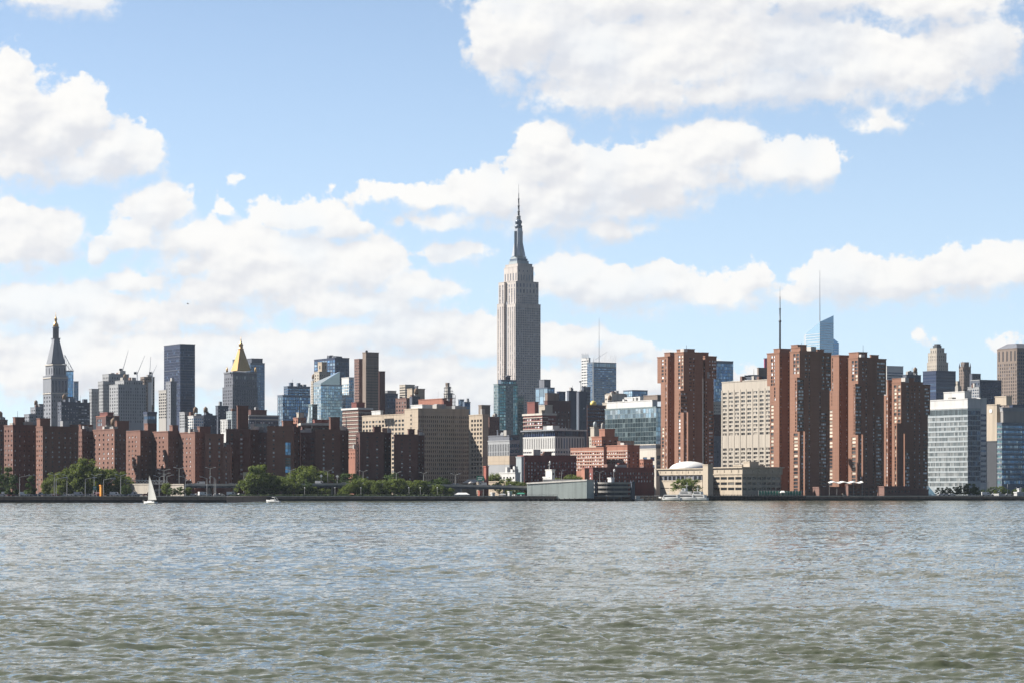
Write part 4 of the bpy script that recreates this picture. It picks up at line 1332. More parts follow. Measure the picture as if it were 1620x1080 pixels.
b.block(464, 471, 484, 661, L=g(2, 5, .4, .5, 2), R=g(3, 5, .4, .5, 2))
b.block(469, 474, 481, 653, 660.6, Y=2130, m='cream')
b.done()
b = Bld('flat_roofed_hall', 'low hall with a pale overhanging roof slab behind the dark brown housing block', 1760, 'brick_dark', 'hall', hid=690)
b.block(474, 478, 521, 672, cap='pale_stone', caph=1.6, over=1.2, a=10, R=g(12, 8, .8, .5, 2))
b.block(495, 498, 520, 664.5, 671, Y=1775, part='penthouse', m='brick_maroon', a=10)
b.done()
# ------------------------------------------------------------------ brown slab pair and roofs right of it
b = Bld('apartment_tower', 'tall brown slab pair with a blank grey shaft and a round tank on top', 2520, 'brick_brown', 'tower', hid=655)
b.block(560.5, 568, 578.5, 568, L=g(3, 4.4, .7, .3, 3), R=[g(1, 4.4, .5, .42, 3, u=(.02, .2)), g(1, 4.4, .1, .3, 3, u=(.5, .6))], m='brick_brown')
b.block(573.5, 579, 599.2, 557.5, R=g(1, 4.4, .96, .12, 4, pane='pane_dark'), L=None, m='brown_stone', Y=2500)
b.lathe(579.8, [(1.9, 557), (2.2, 555), (1.4, 553.5)], 'dark_metal', dy=14, name='round_tank')
b.block(599.2, 600, 609.2, 587.5, R=g(1, 4.4, .3, .5, 3, u=(.7, .99)), Y=2540, m='brick_dark')
b.done()
b = Bld('office_block', 'low navy glass block tucked right of the brown slab pair', 2900, 'navy', 'office block', pane='pane_navy', hid=655)
b.block(606, 612, 629.5, 622.5, R=g(9, 5, .9, .7, 2), depth=.2)
b.block(609, 613, 627, 618, 622, Y=2912, m='grey_panel')
b.done()
b = Bld('office_tower', 'cream banded tower top peeping over the ochre brick penthouse', 2900, 'cream', 'office tower', hid=640)
b.block(632, 641, 656, 608.5, L=g(1, 4, .96, .4, 2), R=g(1, 4, .96, .3, 2), m='cream')
b.done()
b = Bld('brick_building', 'stack of ochre and brown brick boxes above the sunlit wing of the tan slab', 2250, 'brown_stone', 'building', hid=660)
b.block(626, 643, 652, 630, L=g(4, 6, .5, .5, 3), R=g(3, 6, .4, .5, 3), m='brick_brown')
b.block(644, 652, 672, 615, L=None, R=g(1, 30, .06, .5, 2, u=(.5, .6)), Y=2280, m='tan')
b.block(656, 659.5, 661.5, 611, 615, Y=2286, part='chimney', m='dark_stone')
b.block(648, 652, 664, 628, Y=2235, R=g(4, 8, .4, .3, 4), m='slate')
b.clutter(3, 1)
b.done()
b = Bld('brick_hall', 'long brick red flat roofed hall behind the roof of the tan slab', 2150, 'roof_red', 'hall', hid=655)
b.block(662, 700, 716, 630.5, R=g(3, 8, .2, .3, 3))
b.block(700.5, 702, 714, 634, Y=2120, m='brick_maroon')
b.clutter(2, 0, 1)
b.done()
b = Bld('scaffolded_tower', 'tower wrapped in scaffolding with open platforms behind the brick red hall', 2350, 'concrete', 'tower', hid=650)
b.block(702, 708, 716, 622, L=g(2, 5, .5, .5, 2), R=g(3, 5, .5, .5, 2))
b.block(704, 708, 713, 612, 622, Y=2356)
b.block(705, 708, 711, 606, 612, Y=2360, m='brown_stone')
bag = MB()
for x in (703, 706, 709, 712, 715, 718, 720.5):
    top = 604 + abs(x - 708) * 1.6
    bag.bar((PX(x, 2345), 2345, PZ(648, 2345)), (PX(x, 2345), 2345, PZ(top, 2345)), .22, 'dark_metal', 4)
for y in (608, 613, 618, 623, 629, 635, 641):
    w0 = max(0, (y - 604)) * .45
    bag.bar((PX(706 - min(w0, 4), 2345), 2344.6, PZ(y, 2345)), (PX(711 + min(w0, 10), 2345), 2344.6, PZ(y, 2345)), .3, 'dark_metal', 4)
b.part('scaffolding', bag)
b.mast(693, 645, 618, .25, .2, 'white_paint', name='white_flue')
b.done()
b = Bld('glass_building', 'tiny blue glass penthouses over the shaded front of the tan slab', 2450, 'steel_blue', 'building', pane='pane_blue', hid=655)
b.block(725, 728, 734, 632, L=g(1, 6, .8, .8, 1), R=g(2, 6, .8, .8, 1))
b.block(732, 735, 744, 636, R=g(4, 6, .8, .8, 1), Y=2430)
b.clutter(2)
b.done()
b = Bld('brick_building', 'square brown brick tower house behind the shaded end of the tan slab', 2200, 'brown_stone', 'building', hid=690)
b.block(757, 762, 775.5, 641, L=None, R=None)
b.block(771, 774, 790, 659.5, R=g(4, 6, .2, .3, 3), Y=2150, m='brick_brown')
b.clutter(2)
b.block(786, 788, 804, 681, R=g(5, 6, .7, .5, 2), Y=2100, m='slate')
b.done()
# ------------------------------------------------------------------ teal glass tower under the skyscraper
b = Bld('glass_tower', 'teal glass apartment tower with mint sunlit balconies at the foot of the tallest skyscraper', 2350, 'teal_frame', 'glass tower', pane='pane_teal', hid=692)
b.block(781, 788, 819, 607.5, L=g(3, 4.6, .7, .7, 1, pane='pane_pale'), R=[g(4, 4.6, .92, .7, 1, u=(0, .4)), g(4, 4.6, .9, .45, 1, u=(.42, .76), pane='pane_lab'), g(3, 4.6, .92, .8, 1, u=(.78, 1))])
b.block(788, 793, 817, 601, 607, Y=2362, m='steel_blue', R=g(6, 5, .8, .6, .8, b=607))
b.lathe(803.5, [(3.6, 601), (3.6, 596), (4.6, 595.4), (4.6, 594), (2, 593)], 'slate', dy=24, seg=14, name='cooling_drum')
b.mast(796, 595.5, 593.5, .5, .4, 'dark_metal', x1=811, dy=24, name='window_crane')
b.block(815, None, 828.5, 627, R=g(5, 4.6, .9, .7, 2), Y=2375)
b.done()
b = Bld('glass_building', 'small pale glass cube with a dark box on top right of the tallest skyscraper', 3000, 'steel_blue', 'glass building', pane='pane_pale', hid=640)
b.block(847, 866, 877.5, 613, L=g(3, 12, .92, .95, 1), R=g(5, 5, .8, .7, 1, pane='pane_blue'), depth=.15)
b.block(853, 861, 871, 600.5, 612.6, Y=3012, m='dark_stone', part='top_box')
b.done()
b = Bld('office_block', 'dark brown brick block with pale window dots left of the twin blank navy shafts', 2350, 'brick_dark', 'office block', pane='pane_home', hid=690)
b.block(861, 866, 902.5, 634, L=g(2, 6, .3, .3, 3), R=g(7, 6.0, .3, .36, 14))
b.block(862, 866, 884, 622, 633.6, Y=2362, m='brown_stone')
b.block(881, 884, 894.5, 619.5, 633, Y=2380, m='navy', R=g(1, 10, .8, .9, 1, pane='pane_navy'))
b.done()
b = Bld('office_tower', 'twin blank navy concrete shafts with a single column of pale windows', 2420, 'slate', 'tower', pane='pane_home', hid=690)
b.block(897, 900, 912.5, 618.5, Y=2420)
b.clutter(2, 0, 1)
b.block(913, 916, 928.5, 619.5, R=g(1, 11, .3, .2, 20, u=(.4, .9)), Y=2440)
b.clutter(1, 0, 1)
b.done()
b = Bld('office_block', 'broad dark brown block under a faded yellow dome', 2500, 'brick_dark', 'office block', pane='pane_navy', hid=690)
b.block(924, 929, 958.5, 641, R=g(9, 6, .85, .35, 2))
b.lathe(938.8, [(5, 641), (5, 637), (3.6, 634.4), (.8, 633)], 'yellow_dome', dy=14, seg=16, name='dome')
b.done()
# ------------------------------------------------------------------ newspaper style tower with screens and a mast
b = Bld('office_tower', 'blue grey office tower with white ceramic screens and a needle mast', 3950, 'grey_panel', 'office tower', pane='pane_blue', hid=650)
b.block(929, 937, 975, 573, L=g(4, 3.6, .9, .6, 2), R=[g(12, 3.6, .94, .5, 8), g(16, 6, .5, .9, .5, b=580, pane='pane_pale')], m='steel_blue', depth=.3)
b.block(919.8, 931, 934, 566, L=g(3, 4.4, .8, .4, 2, pane='pane_stone'), Y=4030, m='white_panel')
for i in range(9):
    b.mast(920.2 + i * 1.35, 566, 557 + (i % 3) * 1.3, .32, .2, 'white_paint', dy=85, name='screen_rod')
for i in range(14):
    b.mast(941 + i * 2.5, 574, 560 + ((i * 5) % 7) * (1.5 if i < 10 else .5), .28, .18, 'white_paint', dy=25, name='screen_rod')
b.mast(938.5, 690, 566, .6, .5, 'white_paint', name='corner_brace', dy=-8)
b.mast(947.8, 573, 503.5, .55, .18, 'steel', name='mast', dy=40)
b.mast(942, 568, 556, .3, .2, 'steel', name='window_crane', x1=961, dy=30)
b.done()
b = Bld('office_block', 'cream capped grey office block right of the needle mast tower', 2700, 'grey_stone', 'office block', hid=650)
b.block(957, 968, 992, 624, L=g(3, 7, .6, .4, 3), R=g(8, 6, .94, .4, 7), m='pale_stone')
b.block(959, 967, 990, 622.5, Y=2720, m='cream')
b.clutter(3)
b.block(953, 963, 973, 637, L=g(3, 5, .5, .4, 2), Y=2600, m='cream')
b.clutter(3, 1)
b.done()
b = Bld('glass_building', 'low wide lilac glass box on the skyline before the domed school', 3100, 'steel_blue', 'glass building', pane='pane_blue', hid=640)
b.block(986, 1000, 1024.5, 617, L=g(5, 4, .9, .8, 1, pane='pane_pale'), R=g(10, 4, .9, .85, 1), depth=.15)
b.done()
b = Bld('roof_plant_building', 'grey block with a mast-mounted dish left of the needle mast tower', 3000, 'slate', 'building', hid=640)
b.block(920, 923, 934, 612, R=g(3, 5, .6, .4, 3))
b.mast(918.5, 625, 602, .45, .3, 'dark_metal', name='mast')
b.lathe(918, [(1.6, 604), (2.2, 602.5), (.4, 602)], 'dark_metal', name='dish')
b.done()
# ------------------------------------------------------------------ behind the river towers
b = Bld('glass_tower', 'deep blue glass tower between two brick river towers', 2700, 'steel_blue', 'glass tower', pane='pane_navy', hid=665)
b.block(1124, 1130, 1160, 571, L=g(3, 5, .9, .8, 3), R=g(12, 5, .92, .84, 3, pane='pane_blue'), depth=.15, cap='navy')
b.lathe(1131, [(2.2, 648), (2.2, 637), (1, 635)], 'grey_panel', dy=-40, name='water_tank')
b.done()
b = Bld('brick_building', 'gap filling stack of purple and cream low buildings beside the cream office block', 2100, 'brick_dark', 'building', hid=735)
b.block(1124, 1129, 1143, 690, R=g(3, 8, .3, .4, 4, pane='pane_stone'), m='dark_stone')
b.block(1124, 1129, 1143, 656, R=g(3, 5, .3, .3, 8), Y=2160, m='brick_dark')
b.block(1124, 1129, 1143, 636, R=g(4, 5, .7, .4, 2), Y=2210, m='pale_stone')
b.done()
b = Bld('crystal_tower', 'faceted pale glass tower with a slanted top and tall spire', 4100, 'pale_frame', 'glass tower', pane='pane_pale', hid=580)
Yc = 4100
for nm, pts, y0, tops in (('glass_shaft', [(1275, 0), (1293.5, -30), (1294.5, 35), (1277, 45)], 700, [528, 511, 512, 528]),
                          ('glass_shaft', [(1294, -29), (1317.5, -10), (1317.5, 35), (1295, 35)], 700, [511, 499.8, 501, 511]),
                          ('glass_shaft', [(1317.8, -9), (1327, 0), (1327, 35), (1317.8, 35)], 700, [536, 542, 542, 536])):
    bag = MB()
    bag.prism([(PX(px, Yc), Yc + dy) for px, dy in pts], GROUND, [PZ(t, Yc) for t in tops], 'pane_pale' if pts[0][0] < 1310 else 'pane_blue')
    b.part(nm, bag)
    for i in range(18):
        yy = max(tops) + 2 + i * 4.0
        if yy > 588:
            break
        rb = MB()
        for (pa, da), (pb, db) in zip(pts[:2], pts[1:3]):
            rb.bar((PX(pa, Yc), Yc + da - .4, PZ(yy, Yc)), (PX(pb, Yc), Yc + db - .4, PZ(yy, Yc)), .5, 'white_panel', 4)
            break
        b.part('floor_band', rb)
b.mast(1297, 515, 428, .9, .25, 'steel', name='spire', dy=20)
b.done()
b = Bld('office_tower', 'hidden tower carrying a tall dark broadcasting mast above the tallest river tower', 3900, 'slate', 'office tower', hid=560)
b.block(1226, 1232, 1245, 552)
b.lathe(1234, [(1.5, 552), (1.4, 510), (2.0, 509.5), (2.0, 507), (1.1, 506.5), (1.1, 490), (1.5, 489.5), (1.5, 488), (.7, 487.5), (.6, 470), (.25, 469), (.15, 453)], 'dark_metal', seg=8, dy=30, name='broadcast_mast')
b.done()
b = Bld('office_block', 'white striped office top over the third brick river tower', 2700, 'white_panel', 'office block', pane='pane_navy', hid=605)
b.block(1399, 1403, 1429, 579, R=g(1, 4.2, .98, .42, 8), L=None, depth=.3)
b.done()
b = Bld('brick_building', 'grey roof cluster over the shortest river tower', 2500, 'grey_stone', 'building', hid=605)
b.block(1428, 1434, 1457, 593, R=g(8, 5, .5, .5, 2), m='slate')
b.clutter(5, 1, 1)
b.block(1434, 1438, 1447, 588.5, 593, Y=2520, m='grey_panel')
b.done()
b = Bld('office_tower', 'cream art deco tower stepping up to a dark flat cap', 3700, 'cream', 'office tower', pane='pane_stone', hid=600)
b.block(1466.5, 1482, 1500, 573, L=g(5, 5, .3, .6, 3), R=g(6, 5, .3, .6, 3))
b.block(1468, 1482, 1497.5, 558, 572.6, L=g(5, 5, .3, .7, 3), R=g(5, 5, .3, .7, 3), Y=3712)
b.block(1471.5, 1482, 1494, 550.5, 557.6, L=g(3, 6, .3, .7, 2), R=g(3, 6, .3, .7, 2), Y=3722)
b.block(1476, 1482, 1489.5, 547, 550, Y=3732, m='dark_metal', part='dark_cap')
b.block(1478, 1482.5, 1488, 544.5, 546.6, Y=3738, m='dark_metal', part='dark_cap')
b.done()
b = Bld('office_block', 'wide navy banded office block before the cream art deco tower', 2900, 'navy', 'office block', pane='pane_navy', hid=640)
b.block(1460, 1481, 1512, 586.5, L=g(1, 5, .98, .5, 3), R=g(1, 5, .98, .5, 3), depth=.2)
b.done()
b = Bld('gothic_tower', 'brown gothic tower with spiky pinnacles', 3500, 'brown_stone', 'tower', pane='pane_dark', hid=620)
b.block(1517, 1525, 1536, 580, L=g(3, 5, .35, .7, 3), R=g(4, 5, .35, .7, 3))
b.block(1520, 1526, 1533, 573, 579.6, L=g(2, 5, .3, .6, 1), R=g(2, 5, .3, .6, 1), Y=3512)
for x, yy in ((1518, 574), (1525, 572), (1535, 573.5), (1523, 570.5), (1531, 571)):
    b.lathe(x, [(1.1, 582), (1.0, 578), (.15, yy)], 'dark_stone', dy=2 if x in (1518, 1525, 1535) else 16, seg=6, name='pinnacle')
b.block(1511.5, 1515, 1519, 603, L=g(2, 5, .4, .5, 2), R=g(2, 5, .4, .5, 2), Y=3450, m='cream')
b.done()
b = Bld('office_block', 'small slate block hiding the foot of the gothic tower', 3300, 'slate', 'office block', hid=620)
b.block(1534, 1538, 1551.5, 591, R=g(5, 5, .6, .5, 2))
b.done()
b = Bld('office_block', 'slate blue office block with a pale sunlit end behind the laboratory', 2450, 'steel_blue', 'office block', pane='pane_navy', hid=650)
b.block(1536, 1550, 1584.5, 601, L=g(4, 4.6, .6, .5, 3), R=g(10, 4.6, .7, .5, 2), m='slate', cap='grey_panel')
b.block(1531, 1549, 1551, 612, L=g(5, 4.6, .6, .5, 2), Y=2420, m='grey_panel')
b.clutter(4)
b.done()
b = Bld('office_tower', 'massive brown stone slab tower under a low hipped roof at the downstream edge', 3000, 'brown_stone', 'office tower', pane='pane_stone', hid=650)
b.block(1577.5, 1609, 1636, 551, L=[g(9, 5.4, .4, .66, 22), g(5, 20, .3, .8, 1, b=572)], R=g(9, 5.4, .6, .6, 4, pane='pane_navy'))
C_, u_, v_, w_, d_, z_ = b.last
bag = MB()
ft = [C_, (C_[0] + w_ * u_[0], C_[1] + w_ * u_[1]), (C_[0] + w_ * u_[0] + d_ * v_[0], C_[1] + w_ * u_[1] + d_ * v_[1]), (C_[0] + d_ * v_[0], C_[1] + d_ * v_[1])]
cx, cy = sum(p[0] for p in ft) / 4, sum(p[1] for p in ft) / 4
bag.prism(ft, z_ + .9, z_ + 6.5, 'dark_stone', foot2=[(cx + (p[0] - cx) * .45, cy + (p[1] - cy) * .45) for p in ft])
b.part('hipped_roof', bag)
b.done()
b = Bld('office_block', 'dark navy block behind the beige panelled hospital slab', 2600, 'navy', 'office block', pane='pane_navy', hid=650)
b.block(1597, 1602, 1640, 640, R=g(9, 6, .7, .5, 2))
b.done()
# ------------------------------------------------------------------ hazy background filler beyond the gaps
b = Bld('office_block', 'plain grey block filling the gap beneath the striped apartment house', 2600, 'dark_stone', 'office block', hid=690)
b.block(588, 596, 634, 646, R=g(9, 6, .5, .5, 3))
b.done()
b = Bld('office_block', 'plain slate block between the teal glass tower and the white finned clinic', 2500, 'slate', 'office block', hid=700)
b.block(800, 806, 836, 672, R=g(8, 6, .5, .4, 3))
b.clutter(3)
b.done()
# ------------------------------------------------------------------ land, seawalls and pier
def sheet(name, pts, z, m, kind='structure'):
    bag = MB()
    bag.poly([(x, y, z) for x, y in pts], m)
    o = bag.build(name)
    o['kind'] = kind
    return o


YS, YR, YP = 1562.0, 1640.0, 1337.0
XM = PX(1005, YS)
sheet('ground', [(-3200, YS), (XM, YS), (XM, YR), (3200, YR), (3200, 6500), (-3200, 6500)], GROUND, 'asphalt')


def slab(name, x0, x1, y0, y1, z0, z1, m, label=None, cat=None, kind=None, group=None):
    bag = MB()
    bag.prism([(x0, y0), (x1, y0), (x1, y1), (x0, y1)], z0, z1, m, bottom=True)
    o = bag.build(name)
    if kind:
        o['kind'] = kind
    if label:
        tag(o, label, cat, group)
    return o


def walled(name, label, x0, x1, y0, y1, top, cope='concrete', up='seawall_stone', lo='pier_timber', post=4.0):
    """quay wall: stone face, black weedy foot, coping, and a railing along the edge"""
    r = empty(name, ((x0 + x1) / 2, y0, 0), label, 'quay wall')
    o = r.location
    a = MB()
    a.prism([(x0, y0), (x1, y0), (x1, y1), (x0, y1)], -2.0, top - .3, up, bottom=True)
    a.build('wall_face', r, o)
    f = MB()
    f.prism([(x0 - .3, y0 - .5), (x1 + .3, y0 - .5), (x1 + .3, y0 - .02), (x0 - .3, y0 - .02)], -1.5, 1.35, lo, bottom=True)
    f.build('weedy_foot', r, o)
    c = MB()
    c.prism([(x0 - .2, y0 - .25), (x1 + .2, y0 - .25), (x1 + .2, y0 + 1.2), (x0 - .2, y0 + 1.2)], top - .28, top + .12, cope, bottom=True)
    c.build('coping', r, o)
    rail = MB()
    for h in (.55, 1.1):
        rail.bar((x0, y0 + .3, top + h), (x1, y0 + .3, top + h), .05, 'dark_metal', 4)
    x = x0
    while x < x1:
        rail.bar((x, y0 + .3, top + .1), (x, y0 + .3, top + 1.15), .06, 'dark_metal', 4)
        x += post
    rail.build('railing', r, o)
    return r


walled('pier', 'long dark stone pier wall reaching out before the first housing blocks', -700, PX(357.5, YP), YP, YS - 3, 3.25)
sheet('pier_road', [(-698, YP + 1.4), (PX(357.5, YP) - .5, YP + 1.4), (PX(357.5, YP) - .5, YS + 6), (-698, YS + 6)], 3.06, 'asphalt')
walled('seawall', 'low dark seawall in front of the riverside trees', PX(357.5, YS), XM - .5, YS - 2.5, YS + 1, 3.0)
walled('seawall', 'low black bulkhead at the feet of the brick river towers', XM + .5, 700, YR - 3, YR + 1, 2.9)
# grass and weeds on the bank
gm, GN, gb = mat('bank_grass')
gb.inputs['Roughness'].default_value = 0.9
GN.set(gb.inputs['Base Color'], GN.mix(GN.ss(GN.noise(GN.n('ShaderNodeNewGeometry').outputs['Position'], .25, 4.0, .6), .35, .65), (.035, .06, .018, 1), (.11, .145, .035, 1)))
M['bank_grass'] = gm
rg = random.Random(5)
bag = MB()
for i in range(5200):
    x = rg.uniform(PX(362, YS), PX(715, YS))
    y = YS + rg.uniform(1.2, 7.5)
    h = rg.uniform(.35, 1.3)
    a = rg.uniform(0, math.pi)
    w = rg.uniform(.25, .6)
    bag.poly([(x - w * math.cos(a), y - w * math.sin(a), 3.0), (x + w * math.cos(a), y + w * math.sin(a), 3.0), (x + rg.uniform(-.3, .3), y + rg.uniform(-.2, .2), 3.0 + h)], 'bank_grass')
o = bag.build('bank_weeds')
o['kind'] = 'stuff'
# ------------------------------------------------------------------ elevated highway
bag = MB()
VD = [(PX(232, 1592), 5.2), (PX(300, 1592), 9.4), (PX(560, 1592), 9.9), (PX(700, 1592), 9.2), (PX(838, 1592), 8.2), (PX(930, 1592), 4.2)]
for (xa, za), (xb, zb) in zip(VD[:-1], VD[1:]):
    bag.prism([(xa, 1590), (xb, 1590), (xb, 1606), (xa, 1606)], [za - 1.3, zb - 1.3, zb - 1.3, za - 1.3], [za, zb, zb, za], 'concrete', bottom=True)
    bag.prism([(xa, 1589.6), (xb, 1589.6), (xb, 1589.97), (xa, 1589.97)], [za - .2, zb - .2, zb - .2, za - .2], [za + .95, zb + .95, zb + .95, za + .95], 'pale_stone', bottom=True)
    bag.prism([(xa, 1589.3), (xb, 1589.3), (xb, 1589.57), (xa, 1589.57)], [za - 1.6, zb - 1.6, zb - 1.6, za - 1.6], [za - .5, zb - .5, zb - .5, za - .5], 'dark_metal', bottom=True)
x = PX(292, 1592)
while x < PX(850, 1592):
    for y in (1592, 1603):
        bag.prism([(x - .55, y), (x + .55, y), (x + .55, y + 1.1), (x - .55, y + 1.1)], GROUND, 8.0, 'concrete', bottom=True)
    x += 15
o = bag.build('highway_viaduct')
o['kind'] = 'structure'


def deck_z(x):
    for (xa, za), (xb, zb) in zip(VD[:-1], VD[1:]):
        if xa <= x <= xb:
            return za + (zb - za) * (x - xa) / (xb - xa)
    return GROUND


b = Bld('retaining_wall', 'sunlit beige ramp wall behind the little sailing boat', 1580, 'cream', 'wall')
b.block(205, 238, 243, 766, a=40, Y=1576)
b.done()
b = Bld('retaining_wall', 'sunlit beige ramp end beside the double lamps, under the start of the viaduct', 1574, 'cream', 'wall')
b.block(270, 291, 294, 766.5, a=40, Y=1574)
b.done()
b = Bld('footbridge', 'pale steel truss footbridge between the tree clump and the sail', 1600, 'white_panel', 'footbridge')
bag = MB()
for y in (757.5, 762.5):
    bag.bar((PX(167, 1600), 1600, PZ(y, 1600)), (PX(262, 1600), 1600, PZ(y + 2.5, 1600)), .35, 'white_panel', 4)
for i in range(20):
    xx = 167 + i * 5
    bag.bar((PX(xx, 1600), 1600, PZ(762.6 + i * .12, 1600)), (PX(xx + 2.5, 1600), 1600, PZ(757.6 + i * .12, 1600)), .2, 'white_panel', 4)
    bag.bar((PX(xx + 2.5, 1600), 1600, PZ(757.6 + i * .12, 1600)), (PX(xx + 5, 1600), 1600, PZ(762.6 + i * .12, 1600)), .2, 'white_panel', 4)
b.part('truss', bag)
bag = MB()
for xx in (170, 200, 230, 259):
    bag.bar((PX(xx, 1600), 1600, GROUND), (PX(xx, 1600), 1600, PZ(763, 1600)), .5, 'concrete', 6)
b.part('pillar', bag)
b.done()

m, N, b = mat('sail_cloth')
b.inputs['Base Color'].default_value = (.86, .84, .79, 1)
b.inputs['Roughness'].default_value = .8
tr = N.n('ShaderNodeBsdfTranslucent')
tr.inputs[0].default_value = (.86, .83, .76, 1)
ms = N.n('ShaderNodeMixShader')
ms.inputs[0].default_value = .45
N.t.links.new(b.outputs[0], ms.inputs[1])
N.t.links.new(tr.outputs[0], ms.inputs[2])
N.t.links.new(ms.outputs[0], N.t.nodes['Material Output'].inputs[0])
M['sail_cloth'] = m
# ------------------------------------------------------------------ trees
LEAF = []
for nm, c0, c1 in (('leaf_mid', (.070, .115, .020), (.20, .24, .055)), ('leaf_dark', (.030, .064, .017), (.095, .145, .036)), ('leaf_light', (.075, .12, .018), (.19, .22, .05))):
    m, N, b = mat(nm)
    gn = N.n('ShaderNodeNewGeometry')
    N.set(b.inputs['Base Color'], N.mix(gn.outputs['Random Per Island'], (*c0, 1), (*c1, 1)))
    b.inputs['Roughness'].default_value = .65
    b.inputs['Specular IOR Level'].default_value = .25
    tr = N.n('ShaderNodeBsdfTranslucent')
    N.set(tr.inputs[0], N.mix(gn.outputs['Random Per Island'], (*c0, 1), (c1[0] * 1.3, c1[1] * 1.3, c1[2], 1)))
    ms = N.n('ShaderNodeMixShader')
    ms.inputs[0].default_value = .42
    N.t.links.new(b.outputs[0], ms.inputs[1])
    N.t.links.new(tr.outputs[0], ms.inputs[2])
    N.t.links.new(ms.outputs[0], N.t.nodes['Material Output'].inputs[0])
    M[nm] = m
wall('bark', (.10, .075, .055), var=.3)


def tree_meshes(seed, leaf, shape, n=3400):
    """unit-height tree: trunk with limbs, and a crown of leaf-sized faces gathered in uneven clumps"""
    r = random.Random(seed)
    tk = MB()
    top = .55 if shape != 'spire' else .8
    tk.bar((0, 0, 0), (r.uniform(-.02, .02), 0, top), .022, 'bark', 7, .010)
    cl = []
    nc = 46 if shape != 'spire' else 22
    for i in range(nc):
        if shape == 'round':
            z = r.uniform(.20, .95)
            rad = .40 * math.sqrt(max(0.05, 1 - ((z - .55) / .47) ** 2))
        elif shape == 'wide':
            z = r.uniform(.14, .93)
            rad = .56 * math.sqrt(max(0.05, 1 - ((z - .48) / .50) ** 2))
        else:
            z = r.uniform(.14, .98)
            rad = .25 * (1.05 - z) + .02
        a = r.uniform(0, 2 * math.pi)
        q = rad * math.sqrt(r.uniform(.12, 1.0))
        cl.append((q * math.cos(a), q * math.sin(a), z, r.uniform(.06, .17) * (.72 if shape == 'spire' else 1)))
    for cx, cy, cz, cr in cl[:9]:
        z0 = min(top, max(.14, cz - .26))
        tk.bar((0, 0, z0), (cx * .9, cy * .9, cz), .011, 'bark', 4, .004)
    lf = MB()
    for i in range(n):
        cx, cy, cz, cr = cl[r.randrange(nc)]
        while True:
            v = Vector((r.uniform(-1, 1), r.uniform(-1, 1), r.uniform(-1, 1)))
            if .05 < v.length < 1:
                break
        p = Vector((cx, cy, cz)) + Vector((v.x, v.y, v.z * .8)) * cr * (.5 + .6 * v.length)
        nrm = (v.normalized() + Vector((r.uniform(-.7, .7), r.uniform(-.7, .7), r.uniform(-.3, .9)))).normalized()
        x = nrm.orthogonal().normalized()
        y = nrm.cross(x)
        s = r.uniform(.018, .038)
        k = r.uniform(.5, .9)
        lf.poly([p - x * s, p - y * s * k, p + x * s, p + y * s * k], leaf)
    return tk, lf


TREES = {}
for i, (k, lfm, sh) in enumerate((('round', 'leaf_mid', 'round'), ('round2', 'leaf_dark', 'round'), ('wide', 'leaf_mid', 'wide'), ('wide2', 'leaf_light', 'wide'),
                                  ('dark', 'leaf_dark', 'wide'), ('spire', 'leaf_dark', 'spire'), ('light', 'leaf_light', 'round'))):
    TREES[k] = (tree_meshes(100 + i, lfm, sh), [])


def tree(kind, px, top, Y, label, group=None, wide=1.0, z=GROUND):
    (tk, lf), cache = TREES[kind]
    root = empty('tree', (PX(px, Y), Y, z), label, 'tree', group)
    if not cache:
        a = tk.build('trunk', root)
        c = lf.build('crown', root)
        cache += [a, c]
    else:
        for s in cache:
            o = s.copy()
            COL.objects.link(o)
            o.parent = root
    h = (PZ(top, Y) - z) * rg.uniform(.78, .94)
    root.scale = (h * wide, h * wide, h)
    root.rotation_euler = (0, 0, rg.uniform(0, 6.28))
    return root


CL = 'trees of the big clump behind the pier'
for px, top, k, w in ((92, 742, 'wide2', 1.2), (104, 735, 'wide2', 1.2), (117, 731, 'wide2', 1.1), (128, 729, 'wide2', 1.1), (135, 715, 'wide2', .8), (147, 730, 'wide2', 1.1),
                      (160, 731, 'wide2', 1.1), (173, 735, 'wide2', 1.1), (185, 739, 'wide2', 1.2), (197, 746, 'wide2', 1.2), (110, 747, 'light', 1.3), (151, 748, 'light', 1.3), (140, 741, 'wide2', 1.2)):
    tree(k, px, top, 1590 + rg.uniform(0, 18), 'tree in the broad yellowish green clump before the dull red end wall', CL, w)
tree('dark', 2, 728, 1600, 'tall dark tree before the shaded upstream block', None, .9)
tree('dark', -6, 742, 1590, 'dark bush-like tree at the upstream edge of the bank', None, 1.2)
tree('spire', 20, 753, 1420, 'young fountain shaped tree, first on the pier from its far end', None, 1.5)
tree('spire', 49, 747, 1430, 'dark upright young tree on the pier between the first two lamps', None, 1.2)
tree('light', 72, 754, 1440, 'thin light green young tree on the pier left of the double lamp', None, .9)
tree('light', 95, 762, 1450, 'small yellow green sapling on the pier right of the double lamp', None, .9)
tree('round2', 200, 765, 1440, 'small dark round tree on the pier just left of the white sail', None, 1.1)
tree('light', 263, 762, 1440, 'small round tree on the pier beside the beige ramp wall', None, 1.0)
tree('round2', 273, 769, 1430, 'low dark shrub on the pier right of the small round tree', None, 1.2)
tree('round2', 285, 768, 1430, 'low dark shrub on the pier under the single lamp', None, 1.1)
tree('light', 298, 768, 1430, 'light shrub near the end of the pier', None, 1.0)
MID = 'trees of the dense riverside row beside the viaduct'
